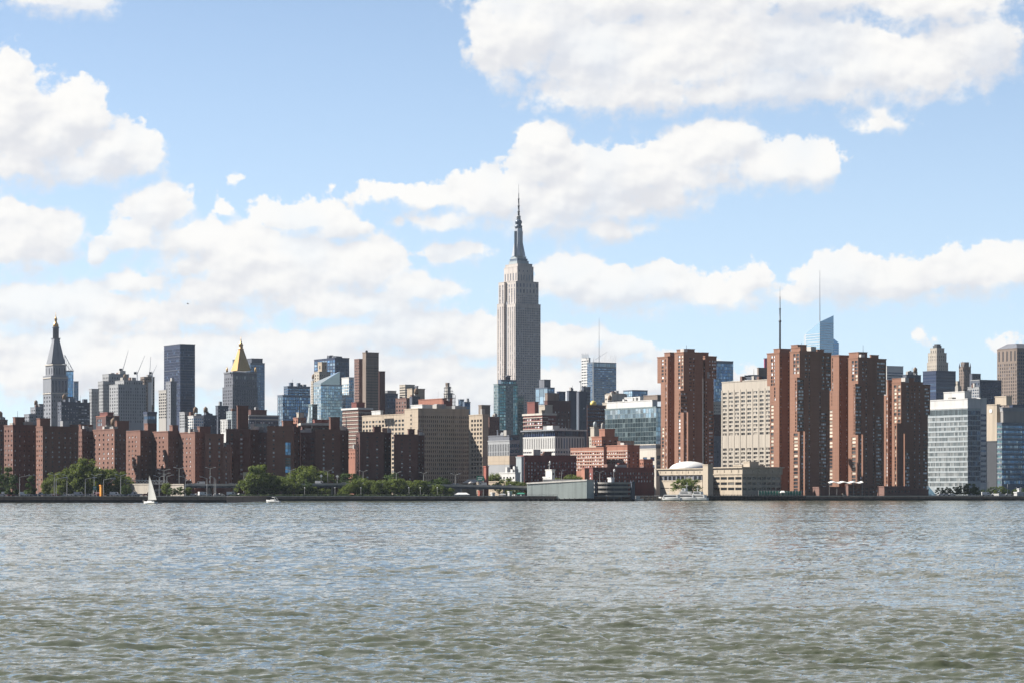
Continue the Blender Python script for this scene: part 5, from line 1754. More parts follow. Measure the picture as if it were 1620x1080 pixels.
seq = [(389, 752, 'wide'), (398, 747, 'round'), (408, 725, 'round'), (417, 743, 'wide'), (428, 755, 'wide'), (437, 742, 'round'), (446, 752, 'wide'), (455, 758, 'dark'),
       (466, 757, 'wide'), (476, 760, 'dark'), (487, 758, 'round2'), (497, 765, 'light'), (509, 768, 'wide2'), (520, 772, 'light'), (540, 770, 'wide'), (553, 762, 'wide'),
       (562, 754, 'round'), (572, 751, 'wide'), (584, 757, 'wide'), (596, 757, 'round'), (606, 755, 'wide'), (619, 751, 'wide'), (631, 754, 'round'), (643, 753, 'wide'),
       (655, 757, 'wide'), (667, 757, 'round'), (678, 756, 'dark'), (690, 760, 'wide'), (701, 765, 'round2'), (711, 770, 'wide'), (641, 768, 'wide2'), (400, 765, 'dark'),
       (415, 764, 'round2'), (575, 768, 'dark'), (610, 768, 'wide2'), (660, 769, 'dark')]
for i, (px, top, k) in enumerate(seq):
    tree(k, px, top, 1572 + rg.uniform(0, 11), 'leafy tree in the dense green row along the seawall by the viaduct', MID, 1.15 if k[0] == 'w' else 1.0)
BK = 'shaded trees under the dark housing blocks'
for px, top, k in ((482, 731, 'wide'), (474, 742, 'dark'), (492, 741, 'dark'), (505, 738, 'wide'), (462, 746, 'dark'), (500, 750, 'dark'), (553, 741, 'dark'), (561, 748, 'dark'), (688, 752, 'dark'), (701, 752, 'round2'), (622, 742, 'round2')):  # mostly dark leaf colour, carrying the shadow under the blocks
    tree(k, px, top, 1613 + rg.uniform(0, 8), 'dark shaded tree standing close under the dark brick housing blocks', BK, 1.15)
for px, top, k, Y, lb in ((785, 744, 'light', 1700, 'pale green tree beside the round red chimney'), (799, 753, 'wide2', 1650, 'sunlit tree right of the white flat roofed shed'),
                          (812, 757, 'wide2', 1640, 'sunlit round tree just left of the corrugated river shed'), (826, 757, 'wide', 1640, 'green tree touching the end of the corrugated river shed'),
                          (884, 752, 'wide2', 1675, 'bright tree behind the small control house on the shed'), (897, 750, 'wide2', 1675, 'bright tree right of the control house'),
                          (909, 747, 'wide', 1680, 'green tree touching the maroon annex'), (1080, 752, 'wide', 1640, 'dark green spreading tree before the blank wall of the domed school'),
                          (1094, 751, 'wide', 1640, 'spreading tree nearest the beige school tower'), (1088, 768, 'light', 1640, 'small yellow tree just behind the white yachts')):
    tree(k, px, top, Y, lb, None, 1.2)
RT = 'trees at the foot of the pale laboratory slab'
for px, top, k in ((1487, 768, 'dark'), (1500, 767, 'round2'), (1512, 767, 'dark'), (1524, 764, 'dark'), (1535, 761, 'dark'), (1545, 765, 'dark'), (1555, 771, 'round2'), (1570, 766, 'dark'), (1582, 764, 'wide'), (1594, 772, 'round2'), (1606, 771, 'wide'), (1618, 770, 'dark'), (1476, 778, 'wide'), (1492, 773, 'round2'), (1505, 774, 'dark'), (1518, 772, 'round2'), (1529, 771, 'round'), (1540, 771, 'round2'), (1549, 774, 'wide'), (1563, 774, 'round2'), (1576, 774, 'round'), (1588, 775, 'wide')):
    tree(k, px, top, 1700 + rg.uniform(0, 20), 'dark green tree in front of the pale laboratory slab and hospital', RT, 1.1)
# ------------------------------------------------------------------ street lamps
def lamp(px, top, Y, arms, label, group='street lamps along the riverside highway', z=GROUND):
    root = empty('street_lamp', (PX(px, Y), Y, z), label, 'street lamp', group)
    h = PZ(top, Y) - z
    p = MB()
    p.bar((0, 0, 0), (0, 0, h - 1.0), .20, 'pole_steel', 6, .13)
    p.build('pole', root)
    for s in arms:
        a = MB()
        L = abs(s) * Y / F
        sg = 1 if s > 0 else -1
        a.bar((0, 0, h - 1.1), (sg * L * .8, 0, h - .25), .11, 'pole_steel', 5)
        a.build('arm', root)
        q = MB()
        q.prism([(sg * L * .72, -.35), (sg * L * 1.12, -.35), (sg * L * 1.12, .35), (sg * L * .72, .35)] if sg > 0 else
                [(sg * L * 1.12, -.35), (sg * L * .72, -.35), (sg * L * .72, .35), (sg * L * 1.12, .35)], h - .33, h - .02, 'white_paint', bottom=True)
        q.build('lamp_head', root)


for i, (px, top, arms, Y, z) in enumerate([
        (31, 751, (16,), 1450, 3.06), (60, 750, (-7,), 1440, 3.06), (86, 748, (-8, 8), 1460, 3.06), (89, 754, (16,), 1500, 3.06), (106, 749, (-6,), 1500, 3.06), (135, 754, (16,), 1450, 3.06), (149, 749, (-4, 11), 1560, 3.06),
        (164, 755, (17,), 1470, 3.06), (191, 749, (-8, 9), 1520, 3.06), (252, 751, (-8, 9), 1450, 3.06), (259.5, 741, (-9, 9), 1610, 3.0), (259.8, 747, (-9, 9), 1600, 3.0), (264, 750, (10,), 1480, 3.06),
        (283.5, 738, (-8, 8), 1611, 3.0), (293.5, 752, (-9,), 1450, 3.06), (327.5, 753, (-10,), 1420, 3.06), (332.5, 738, (-7, 8), 1611, 3.0), (339, 752, (-6,), 1425, 3.06), (341.5, 755, (-3,), 1430, 3.06),
        (459, 741, (-7, 7), 1609, 3.0), (518.5, 742, (-7, 7), 1609, 3.0), (574.5, 743, (-6, 6), 1609, 3.0), (627, 745, (-7, 7), 1609, 3.0), (670, 746, (-5, 5), 1609, 3.0), (720.5, 748, (-7, 7), 1609, 3.0),
        (888.5, 743, (-1.5, 4), 1660, 3.0), (949, 744, (-6, 6), 1665, 3.0), (1551, 770, (-5, 5), 1690, 3.0), (1563, 760, (-4,), 1692, 3.0), (1578, 771, (-5, 5), 1690, 3.0), (1594, 760, (-5,), 1692, 3.0), (1612, 770, (-4, 4), 1690, 3.0)]):
    k = 'double armed' if len(arms) == 2 else 'single armed'
    lamp(px, top, Y, arms, '%s street lamp, %s counted downstream from the pier far end' % (k, ORD[i]), z=z)
# small lamp standards on the promenade
for i, px in enumerate((482, 530, 571, 647, 665, 692)):
    root = empty('path_lamp', (PX(px, 1566), 1566, 3.0), 'short path lamp by the seawall railing, %s going downstream' % ORD[i], 'path lamp', 'short lamps on the promenade')
    p = MB()
    p.bar((0, 0, 0), (0, 0, 4.6), .10, 'pole_steel', 5)
    p.build('pole', root)
    q = MB()
    q.lathe(0, 0, [(.2, 4.6), (.34, 4.9), (.3, 5.2), (.05, 5.4)], 'white_paint', 8)
    q.build('lamp_head', root)


# ------------------------------------------------------------------ road signs
def sign(name, label, px, top, Y, w, h, m, shape='rect', foot=GROUND, bars=0):
    root = empty(name, (PX(px, Y), Y, foot), label, 'road sign')
    zt = PZ(top, Y) - foot
    W, H = w * Y / F, h * Y / F
    p = MB()
    for s in ((-.4, .4) if w > 6 else (0,)):
        p.bar((s * W, .15, 0), (s * W, .15, zt), .14, 'pole_steel', 5)
    p.build('post', root)
    q = MB()
    if shape == 'rect':
        q.prism([(-W / 2, -.12), (W / 2, -.12), (W / 2, 0), (-W / 2, 0)], zt - H, zt, m, bottom=True)
    else:
        c = [(0, zt - H), (W / 2, zt - H / 2), (0, zt), (-W / 2, zt - H / 2)]
        q.poly([(x, -.12, z) for x, z in c], m)
        q.poly([(x, 0, z) for x, z in reversed(c)], m)
        for i in range(4):
            a_, b_ = c[i], c[(i + 1) % 4]
            q.poly([(a_[0], 0, a_[1]), (b_[0], 0, b_[1]), (b_[0], -.12, b_[1]), (a_[0], -.12, a_[1])], m)
    q.build('sign_panel', root)
    for i in range(bars):
        t = MB()
        zz = zt - H * (i + .75) / (bars + .5)
        t.prism([(-W * .36, -.16), (W * (.34 - .12 * i), -.16), (W * (.34 - .12 * i), -.125), (-W * .36, -.125)], zz - H * .09, zz + H * .09, 'white_paint', bottom=True)
        t.build('lettering_line', root)


sign('highway_sign', 'green highway sign among the lamps behind the pier', 150, 768, 1500, 6.5, 6.5, 'green_sign', bars=2, foot=3.06)
sign('highway_sign', 'large green highway sign on the viaduct before the tan slab', 760, 752.5, 1608, 12, 7, 'green_sign', bars=2)
sign('gantry_sign', 'pale brownish highway panel over the road beside the tall round tree', 391, 746, 1588, 13, 6, 'pale_stone')
sign('diamond_sign', 'white diamond sign on the viaduct, left one of the pair', 508, 749.5, 1607, 5.2, 5.2, 'white_paint', 'diamond')
sign('diamond_sign', 'white diamond sign on the viaduct right of the double lamp', 533.5, 750, 1607, 5.2, 5.2, 'white_paint', 'diamond')
b = Bld('site_hut', 'small orange road works cabin on the pier by the green sign', 1500, 'orange_sign', 'cabin')
b.block(157.5, 160, 163, 768)
b.done()


# ------------------------------------------------------------------ cars
def car_proto(kind, paint):
    root = empty('parked_car', (0, 0, -500), 'prototype', 'car')
    kids = []
    L, W, H = (4.5, 1.8, 1.45) if kind == 'car' else (5.6, 2.1, 2.5)
    bd = MB()
    if kind == 'car':
        prof = [(-2.25, .35), (2.25, .35), (2.25, .72), (1.25, .86), (.65, 1.38), (-1.35, 1.45), (-2.05, .95), (-2.25, .85)]
    else:
        prof = [(-2.8, .4), (2.8, .4), (2.8, 1.1), (2.1, 1.3), (1.7, 2.4), (-2.7, 2.5), (-2.8, 2.3)]
    n = len(prof)
    i0 = len(bd.v)
    s = bd.slot(paint)
    bd.v += [(x, -W / 2, z) for x, z in prof] + [(x, W / 2, z) for x, z in prof]
    bd.f += [tuple(range(n)), tuple(range(2 * n - 1, n - 1, -1))] + [((k + 1) % n, k, n + k, n + (k + 1) % n) for k in range(n)]
    bd.mi += [s] * (n + 2)
    kids.append(bd.build('body', root))
    gl = MB()
    q = [(.95, .92), (.55, 1.32), (-1.3, 1.36), (-1.75, .95)] if kind == 'car' else [(1.75, 1.35), (1.5, 2.1), (.6, 2.1), (.6, 1.35)]
    gl.poly([(x, -W / 2 - .01, z) for x, z in q], 'pane_dark')
    gl.poly([(x, W / 2 + .01, z) for x, z in reversed(q)], 'pane_dark')
    kids.append(gl.build('side_window', root))
    for sx in (-1, 1):
        for sy in (-1, 1):
            w = MB()
            w.lathe(0, 0, [(.33, -.11), (.33, .11)], 'black_rubber', 12)
            w.v = [(sx * L * .31 + x, sy * (W / 2 - .08) + z, .33 + y) for x, y, z in w.v]
            kids.append(w.build('wheel', root))
    KIDS[root.name] = kids
    return root


for nm, c in (('car_white', (.80, .80, .79)), ('car_silver', (.50, .51, .53)), ('car_black', (.03, .03, .035)), ('car_red', (.30, .03, .03)), ('car_blue', (.05, .09, .20))):
    plain(nm, c, .3, .0, .03)
PROTO = {(k, c): car_proto(k, c) for k in ('car', 'van') for c in ('car_white', 'car_silver', 'car_black', 'car_red', 'car_blue')}
mixc = ['car_white', 'car_white', 'car_silver', 'car_white', 'car_black', 'car_white', 'car_silver', 'car_red', 'car_white', 'car_blue']
used = {}
for i in range(34):
    px = 4 + i * 7.1 + rg.uniform(-1.5, 1.5)
    k, c = ('van' if i % 4 == 1 else 'car'), mixc[(i * 7 + 3) % 10]
    o = copy_thing(PROTO[(k, c)], (PX(px, 1505), 1505 + rg.uniform(-2, 2), 3.07), '%s %s parked on the pier, %s in the line from the far end' % (c[4:], k, ORD[i]), 0 if i % 3 else math.pi)
    o['category'], o['group'] = k, 'vehicles parked along the pier'
for i, px in enumerate((300, 309, 318, 366, 376, 436, 468, 505, 512, 523, 543, 745, 763, 790, 806)):
    x = PX(px, 1597)
    k, c = ('van' if i % 5 == 2 else 'car'), mixc[(i * 3) % 10]
    o = copy_thing(PROTO[(k, c)], (x, 1594 + 7 * (i % 2), deck_z(x) + .02), '%s %s driving on the viaduct, %s counted downstream' % (c[4:], k, ORD[i]), 0 if i % 2 else math.pi)
    o['category'], o['group'] = k, 'vehicles on the viaduct'
for i, px in enumerate((306, 313, 321, 329, 344, 349, 366, 373, 381)):
    k, c = ('van' if i in (2, 6) else 'car'), ('car_white', 'car_silver', 'car_white')[i % 3]
    o = copy_thing(PROTO[(k, c)], (PX(px, 1578), 1578 + (i % 2) * 3, 3.07), '%s %s below the viaduct near the end of the pier, %s counted downstream' % (c[4:], k, ORD[i]), .3 * (i % 3))
    o['category'], o['group'] = k, 'vehicles below the viaduct'
for i, px in enumerate((1490, 1497, 1506, 1560, 1574, 1583, 1596)):
    k, c = ('van' if i == 3 else 'car'), ('car_white', 'car_silver', 'car_white', 'car_white')[i % 4]
    o = copy_thing(PROTO[(k, c)], (PX(px, 1670), 1670, 3.02), '%s %s on the quay before the laboratory and hospital, %s counted downstream' % (c[4:], k, ORD[i]), 0)
    o['category'], o['group'] = k, 'vehicles on the laboratory quay'
for r in PROTO.values():
    for k in KIDS[r.name]:
        bpy.data.objects.remove(k)
    bpy.data.objects.remove(r)

# ------------------------------------------------------------------ low things between the trees and the shed
b = Bld('pavilion', 'low tan hall with a sloping roof under the large green highway sign', 1640, 'tan', 'hall', hid=775)
b.block(731, 757, 766, 764, L=g(5, 6, .5, .5, 2), R=g(3, 5, .5, .6, 2))
b.frustum(748.5, 36, 763.5, 16, 757.5, 'roof_pale', dy=8, name='sloping_roof')
b.done()
b = Bld('pavilion', 'row of small pale arched roofs left of the tan hall', 1645, 'pale_stone', 'hall', hid=775)
b.block(708, 728, 731, 767)
for x in (712, 718, 724):
    b.lathe(x, [(3.4, 767), (2.8, 765), (1.5, 763.6), (.2, 763.2)], 'roof_pale', dy=6, seg=12, name='arched_roof')
b.done()
b = Bld('chimney', 'square red brick stack beside the tan hall', 1650, 'rust_red', 'chimney')
b.block(765, 769, 773, 738)
b.done()
b = Bld('shed', 'white flat roofed shed with rooftop machines between the red stack and the river shed', 1680, 'white_panel', 'shed', hid=770)
b.block(790, 815, 823, 748, L=g(5, 8, .5, .4, 3))
b.clutter(6, 0, 1, ('white_panel', 'grey_panel'))
b.done()
b = Bld('shed', 'low brown service building behind the trees left of the river shed', 1660, 'tan', 'shed', hid=775)
b.block(772, 800, 806, 762, L=g(6, 6, .5, .5, 2))
b.done()


def tent(label, px, Y, w, top, eave, m):
    root = empty('tent', (PX(px, Y), Y, GROUND), label, 'tent')
    W = w * Y / F / 2
    a = MB()
    ze, zt = PZ(eave, Y) - GROUND, PZ(top, Y) - GROUND
    a.prism([(-W, -3), (W, -3), (W, 3), (-W, 3)], ze - .4, ze, m, cap=False)
    a.prism([(-W, -3), (W, -3), (W, 3), (-W, 3)], ze, zt, m, foot2=[(-W * .55, -.2), (W * .55, -.2), (W * .55, .2), (-W * .55, .2)])
    a.build('canopy', root)
    for sx in (-1, 1):
        for sy in (-1, 1):
            p = MB()
            p.bar((sx * W * .96, sy * 2.9, 0), (sx * W * .96, sy * 2.9, ze - .3), .08, 'pole_steel', 5)
            p.build('leg', root)


tent('white party tent on the promenade right of the riverside trees', 731, 1568, 24, 778.5, 781.5, 'white_paint')
tent('green sunshade canopy by the end of the corrugated river shed', 824, 1568, 14, 778.5, 780.5, 'green_sign')
tent('small grey canopy on the promenade between the white and green ones', 795, 1569, 12, 780, 782, 'grey_panel')
b = Bld('kiosk', 'little red kiosk on the promenade right of the white tent', 1569, 'rust_red', 'kiosk')
b.block(756, 759, 763, 777)
b.done()
b = Bld('kiosk', 'pale service cabin on the promenade left of the green canopy', 1569, 'white_panel', 'kiosk')
b.block(803, 806, 810, 778)
b.block(776, 779, 783, 780)
b.done()
# corrugated river shed, control house and spiral garage
b = Bld('river_shed', 'long pale corrugated metal shed standing over the water', 1570, 'corrugated', 'shed')
Y0 = 1545.0
YL = Y0 + 34
P0, P1, P2, P3_ = (PX(834, YL), YL), (PX(928, Y0), Y0 - 4), (PX(940.5, Y0), Y0 + 8), (PX(849, YL), YL + 16)
zA, zB, zC = PZ(765, YL), PZ(760, Y0), PZ(760.5, Y0)
bag = MB()
bag.prism([P0, P1, P2, P3_], [PZ(790, Y0), PZ(787.5, Y0), PZ(787.5, Y0), PZ(790, Y0)], [zA, zB, zC, zA], 'corrugated', bottom=True)
b.part('wall', bag)
for i in range(58):
    t = (i + .5) / 58
    x, y = P0[0] + (P1[0] - P0[0]) * t - .3, P0[1] + (P1[1] - P0[1]) * t - .1
    rb = MB() if i == 0 else rb
    zt = zA + (zB - zA) * t
    zb = PZ(790 - 2.5 * t, Y0)
    rb.prism([(x - .14, y - .22), (x + .14, y - .22), (x + .14, y - .01), (x - .14, y - .01)], zb + .1, zt - .2, 'corrugated')
b.part('corrugation', rb)
bag = MB()
bag.prism([(P0[0] - .4, P0[1] - .6), (P1[0], P1[1] - .6), (P2[0] + .4, P2[1] - .3), (P3_[0], P3_[1] + .4)], [zA + .02, zB + .02, zC + .02, zA + .02], [zA + .9, zB + .9, zC + .9, zA + .9], 'roof_pale', bottom=True)
b.part('roof', bag)
bag = MB()
for i in range(14):
    t = i / 13
    x = P0[0] + (P2[0] - P0[0]) * t + .5
    bag.bar((x, Y0 + 3, -2), (x, Y0 + 3, PZ(787.5, Y0)), .35, 'pier_timber', 6)
b.part('pile', bag)
bag = MB()
bag.box((PX(888, 1572), 1572, PZ(762, 1572)), 22, 8, 1.7, 'roof_pale')
b.part('roof_deck', bag)
b.done()
b = Bld('control_house', 'small white control house with a radar mast on top of the river shed', 1576, 'white_panel', 'control house')
b.block(859, 869, 872, 755, 763, Y=1590, a=20)
b.block(863, 873, 878, 743.5, 763, Y=1586, R=g(1, 9, .5, .4, 1, b=754), a=20)
b.mast(869, 743.5, 732, .5, .35, 'white_paint', Y=1590, name='radar_mast')
b.mast(866.5, 735, 734, .3, .3, 'white_paint', Y=1590, name='radar_bar', x1=872)
b.lathe(870, [(1.2, 732), (1.5, 730.5), (.8, 728.5)], 'white_paint', Y=1590, name='radar_dome')
b.done()
b = Bld('parking_garage', 'round spiral parking garage with four pale parapet rings over the water', 1562, 'concrete', 'garage')
for i, (yt, h) in enumerate(((762, 3.0), (768.3, 3.2), (775.3, 3.2), (782.3, 3.2))):
    Yg = 1568
    bag = MB()
    bag.lathe(PX(970, Yg), Yg, [(PX(1003, Yg) - PX(970, Yg), PZ(yt + h, Yg)), (PX(1003, Yg) - PX(970, Yg), PZ(yt, Yg)), (PX(1002, Yg) - PX(970, Yg), PZ(yt, Yg)), (PX(1002, Yg) - PX(970, Yg), PZ(yt + h - .6, Yg))], 'concrete', 40)
    b.part('parapet_ring', bag)
bag = MB()
bag.lathe(PX(970, 1568), 1568, [(9.0, -2), (9.0, PZ(762.5, 1568))], 'dark_stone', 24)
b.part('core', bag)
bag = MB()
for k in range(16):
    t = 2 * math.pi * k / 16
    x, y = PX(970, 1568) + 11.6 * math.cos(t), 1568 + 11.6 * math.sin(t)
    bag.bar((x, y, -2), (x, y, PZ(762.5, 1568)), .3, 'dark_stone', 6)
b.part('column', bag)
b.block(998, 999.5, 1004.5, 763, 789, Y=1556, m='slate', part='stair_tower')
b.block(940.6, 941, 945, 763, 789, Y=1560, m='slate', part='stair_tower')
b.done()
b = Bld('kiosk', 'small white roof box with a lamp mast on the spiral garage', 1570, 'white_panel', 'cabin')
b.block(961.5, 967, 972, 756.5, 762, Y=1572, a=20)
b.mast(971, 756, 744, .35, .25, 'pole_steel', Y=1576)
b.lathe(972, [(.8, 746), (1.6, 744), (1.4, 742), (.3, 741)], 'white_paint', Y=1576, name='globe')
b.done()
# ------------------------------------------------------------------ beige waterfront school with the white dome
b = Bld('school', 'beige concrete waterfront school with a shallow white dome', 1668, 'beige', 'school', pane='pane_dark', hid=783, each=60)
b.block(1044, 1111, 1115, 760.5, L=g(9, 20, .88, .06, 1), Y=1668)
b.block(1043.4, 1110.6, 1114.6, 750.8, 760.2, Y=1669, m='dark_stone', part='recessed_storey', L=g(10, 9, .7, .7, .3, b=761), cap='dark_stone', over=0, caph=.1)  # dark wall colour paints the shade of the recess below the roof band
b.block(1040, 1112, 1116, 741.5, 750.4, Y=1667, part='roof_band', L=g(8, 9, .10, .4, .2, b=751), over=.8)
b.lathe(1090.5, [(32, 741.8), (30.5, 738.5), (26, 734.6), (19, 731.6), (10, 729.6), (2, 729)], 'dome_white', Y=1702, seg=36, name='dome')
b.block(1111.8, 1120, 1128, 735.5, Y=1660, part='tower')
b.block(1128, 1174, 1235, 750, L=[g(4, 8.4, .86, .5, 1.5), ], R=[g(8, 8.4, .80, .5, 1.5)], Y=1664)
b.block(1129, 1174.5, 1238, 739.5, 749.6, Y=1663, part='roof_band', L=g(4, 10, .08, .4, .2, b=751), R=g(6, 10, .06, .4, .2, b=751), over=1.0)
b.block(1176, 1186, 1200, 731, 739.5, Y=1680, part='penthouse')
b.block(1160, 1174, 1210, 736.5, 739.5, Y=1690, part='penthouse')
b.done()
b = Bld('timber_pier', 'black timber pier deck on rows of piles before the school', 1640, 'pier_timber', 'pier')
bag = MB()
bag.prism([(PX(1118, 1630), 1628), (PX(1275, 1630), 1628), (PX(1275, 1630), 1637), (PX(1118, 1630), 1637)], 1.9, 2.7, 'pier_timber', bottom=True)
b.part('deck', bag)
bag = MB()
for i in range(70):
    x = PX(1119 + i * 2.25, 1630)
    bag.bar((x, 1628.4, -2), (x, 1628.4, 3.3 + .5 * (i % 2)), .22, 'pier_timber' if i % 3 else 'bark', 5)
b.part('pile', bag)
b.done()
b = Bld('fence', 'dull green mesh fence between the school and the tallest river tower', 1650, 'teal_frame', 'fence')
bag = MB()
bag.prism([(PX(1200, 1645), 1645), (PX(1268, 1645), 1645), (PX(1268, 1645), 1645.2), (PX(1200, 1645), 1645.2)], 3.0, 6.0, 'green_sign', bottom=True)
b.part('mesh_panel', bag)
bag = MB()
for i in range(16):
    bag.bar((PX(1200 + i * 4.5, 1645), 1644.8, 3), (PX(1200 + i * 4.5, 1645), 1644.8, 6.3), .12, 'pole_steel', 5)
b.part('post', bag)
b.done()
tent('small cream umbrella tent on the quay by the green fence', 1238, 1642, 7, 775.5, 778, 'sail')
# wavy white canopy on the podium
b = Bld('canopy', 'wavy white tensile canopy strung between two river towers', 1668, 'sail', 'canopy')
bag = MB()
n = 40
rows = []
for i in range(n + 1):
    px = 1311 + 54 * i / n
    y = 762.8 + 0.9 * math.sin(i / n * 2 * math.pi * 3.4 + 1.9)
    rows.append(((PX(px, 1655), 1652, PZ(y, 1655)), (PX(px, 1655), 1660, PZ(y - 1.9, 1655))))
for (a0, a1), (b0, b1) in zip(rows[:-1], rows[1:]):
    bag.poly([a0, b0, b1, a1], 'sail')
    bag.poly([(*a0[:2], a0[2] - .3), (*b0[:2], b0[2] - .3), b0, a0], 'sail')
b.part('membrane', bag)
for px in (1312, 1324, 1337, 1350, 1364):
    b.mast(px, 783, 760, .25, .2, 'pole_steel', Y=1656, name='pole')
b.done()
b = Bld('ramp', 'curved beige ramp parapet sweeping down to the water between the podiums', 1650, 'beige', 'ramp')
for i in range(9):
    t0, t1 = i / 9, (i + 1) / 9
    xa, xb = 1331.5 + 17 * t0, 1331.5 + 17 * t1
    za, zb = PZ(779.5 + 6.2 * t0 ** .6, 1645), PZ(779.5 + 6.2 * t1 ** .6, 1645)
    bag = MB() if i == 0 else bag
    bag.prism([(PX(xa, 1645), 1642 + 2 * t0), (PX(xb, 1645), 1642 + 2 * t1), (PX(xb, 1645), 1643 + 2 * t1), (PX(xa, 1645), 1643 + 2 * t0)], [za - .9, zb - .9, zb - .9, za - .9], [za, zb, zb, za], 'beige', bottom=True)
b.part('parapet', bag)
b.done()
b = Bld('glass_pavilion', 'sloping glass pavilion at the foot of the pale laboratory slab', 1700, 'pale_frame', 'pavilion')
bag = MB()
xa, xb, ya = PX(1469, 1700), PX(1481, 1700), 1700
bag.prism([(xa, ya), (xb, ya), (xb, ya + 8), (xa, ya + 8)], GROUND, [PZ(768, 1700), GROUND + .3, GROUND + .3, PZ(768, 1700)], 'pane_pale')
b.part('glass_roof', bag)
b.done()
b = Bld('works_shed', 'white plant shed with a silo on the quay at the downstream edge', 1660, 'white_panel', 'shed')
b.block(1604, 1609, 1620, 779, Y=1662)
b.block(1609, 1612, 1616, 773.5, 779, Y=1668)
b.block(1572, 1580, 1590, 782, Y=1665, part='skip')
b.done()


# ------------------------------------------------------------------ boats
def hull(L, B, H, m, stern=.8, sheer=.25):
    """planked hull, bow towards -x; welded sections"""
    bag = MB()
    s = bag.slot(m)
    secs = []
    n = 12
    for i in range(n + 1):
        t = i / n
        x = -L / 2 + L * t
        wd = B / 2 * min(1.0, (math.sin(min(t * 1.7, 1.0) * math.pi / 2)) ** .8) * (1 if t < .7 else 1 - (1 - stern) * (t - .7) / .3)
        top = H * (1 + sheer * (1 - t) ** 2)
        wd = max(wd, .03)
        secs.append([(x + (.25 * H * (1 - t)), -wd * .55, -.35), (x, -wd, H * .35), (x - .12 * H * (1 - t), -wd * 1.02, top), (x - .12 * H * (1 - t), wd * 1.02, top), (x, wd, H * .35), (x + (.25 * H * (1 - t)), wd * .55, -.35)])
    for sec in secs:
        bag.v += sec
    for i in range(n):
        for k in range(6):
            j = (k + 1) % 6
            a, b_ = i * 6, (i + 1) * 6
            bag.f.append((a + k, a + j, b_ + j, b_ + k))
            bag.mi.append(s)
    bag.f += [tuple(range(5, -1, -1)), tuple(range(n * 6, n * 6 + 6))]
    bag.mi += [s, s]
    return bag


root = empty('sailing_boat', (PX(237, 1236), 1236, 0), 'white sailing boat with one tall cream sail before the pier', 'boat')
hull(9.6, 2.6, .95, 'white_paint').build('hull', root)
bag = MB()
bag.box((.6, 0, .9), 3.4, 1.5, .55, 'white_panel')
bag.build('cabin', root)
bag = MB()
bag.bar((-1.5, 0, .8), (-1.5, 0, 13.6), .09, 'pole_steel', 6, .05)
bag.build('mast', root)
bag = MB()
bag.bar((-1.5, 0, 1.9), (5.2, 0, 1.9), .07, 'pole_steel', 6)
bag.build('boom', root)
bag = MB()
n = 14
rows = []
for i in range(n + 1):
    t = i / n
    z = 2.0 + 11.3 * t
    x1 = -1.42 + 6.6 * (1 - t) ** .88
    rows.append([(-1.42 + (x1 + 1.42) * q, .34 * math.sin(q * math.pi) * (1 - t * .6) - .05, z) for q in (0, .25, .5, .75, 1)])
for ra, rb_ in zip(rows[:-1], rows[1:]):
    for k in range(4):
        bag.poly([ra[k], ra[k + 1], rb_[k + 1], rb_[k]], 'sail_cloth')
so = bag.build('sail', root, (0, 0, 0), True)
root.rotation_euler = (math.radians(-3), 0, math.radians(-46))
bag = MB()
for x0, z0, x1, z1 in ((-4.9, 1.1, -1.5, 12.6), (4.6, 1.1, -1.5, 13.4)):
    bag.bar((x0, 0, z0), (x1, 0, z1), .02, 'dark_metal', 4)
bag.build('stay', root)
bag = MB()
for k in range(5):
    bag.bar((-4.6 + k * .4, -.9 - .05 * k, 1.0), (-4.6 + k * .4, -.9 - .05 * k, 1.7), .03, 'pole_steel', 4)
for k in range(5):
    bag.bar((3 + k * .4, -1.0, 1.0), (3 + k * .4, -1.0, 1.7), .03, 'pole_steel', 4)
bag.build('pulpit_rail', root)
root = empty('dinghy', (PX(252, 1240), 1240, 0), 'small grey dinghy trailing behind the sailing boat', 'boat')
hull(2.8, 1.3, .5, 'grey_panel').build('hull', root)
bag = MB()
bag.box((.9, 0, .45), .4, .3, .5, 'dark_metal')
bag.build('outboard_motor', root)

root = empty('motor_boat', (PX(432, 1330), 1330, .05), 'small white motor cruiser with a raked arch heading upstream', 'boat')
root.rotation_euler = (0, math.radians(3), math.radians(-28))
hull(8.2, 2.7, 1.05, 'white_paint').build('hull', root)
bag = MB()
bag.prism([(-1.9, -1.0), (1.4, -1.0), (1.4, 1.0), (-1.9, 1.0)], 1.0, 1.75, 'white_panel', foot2=[(-.9, -.85), (1.2, -.85), (1.2, .85), (-.9, .85)], bottom=True)
bag.build('cabin', root)
bag = MB()
bag.prism([(-1.25, -.95), (-.3, -.95), (-.3, .95), (-1.25, .95)], 1.77, 2.4, 'pane_dark', foot2=[(-.55, -.85), (-.2, -.85), (-.2, .85), (-.55, .85)], bottom=True)
bag.build('windscreen', root)
bag = MB()
for s in (-1, 1):
    bag.bar((2.6, s * 1.1, 1.0), (1.0, s * 1.0, 2.9), .09, 'white_paint', 5)
    bag.bar((1.0, s * 1.0, 2.9), (-.2, s * .9, 2.75), .09, 'white_paint', 5)
bag.bar((1.0, -1, 2.9), (1.0, 1, 2.9), .09, 'white_paint', 5)
bag.build('radar_arch', root)
bag = MB()
bag.prism([(-4.0, -1.36), (3.9, -1.36), (3.9, -1.33), (-3.4, -1.33)], .42, .58, 'slate')
bag.build('hull_stripe', root)


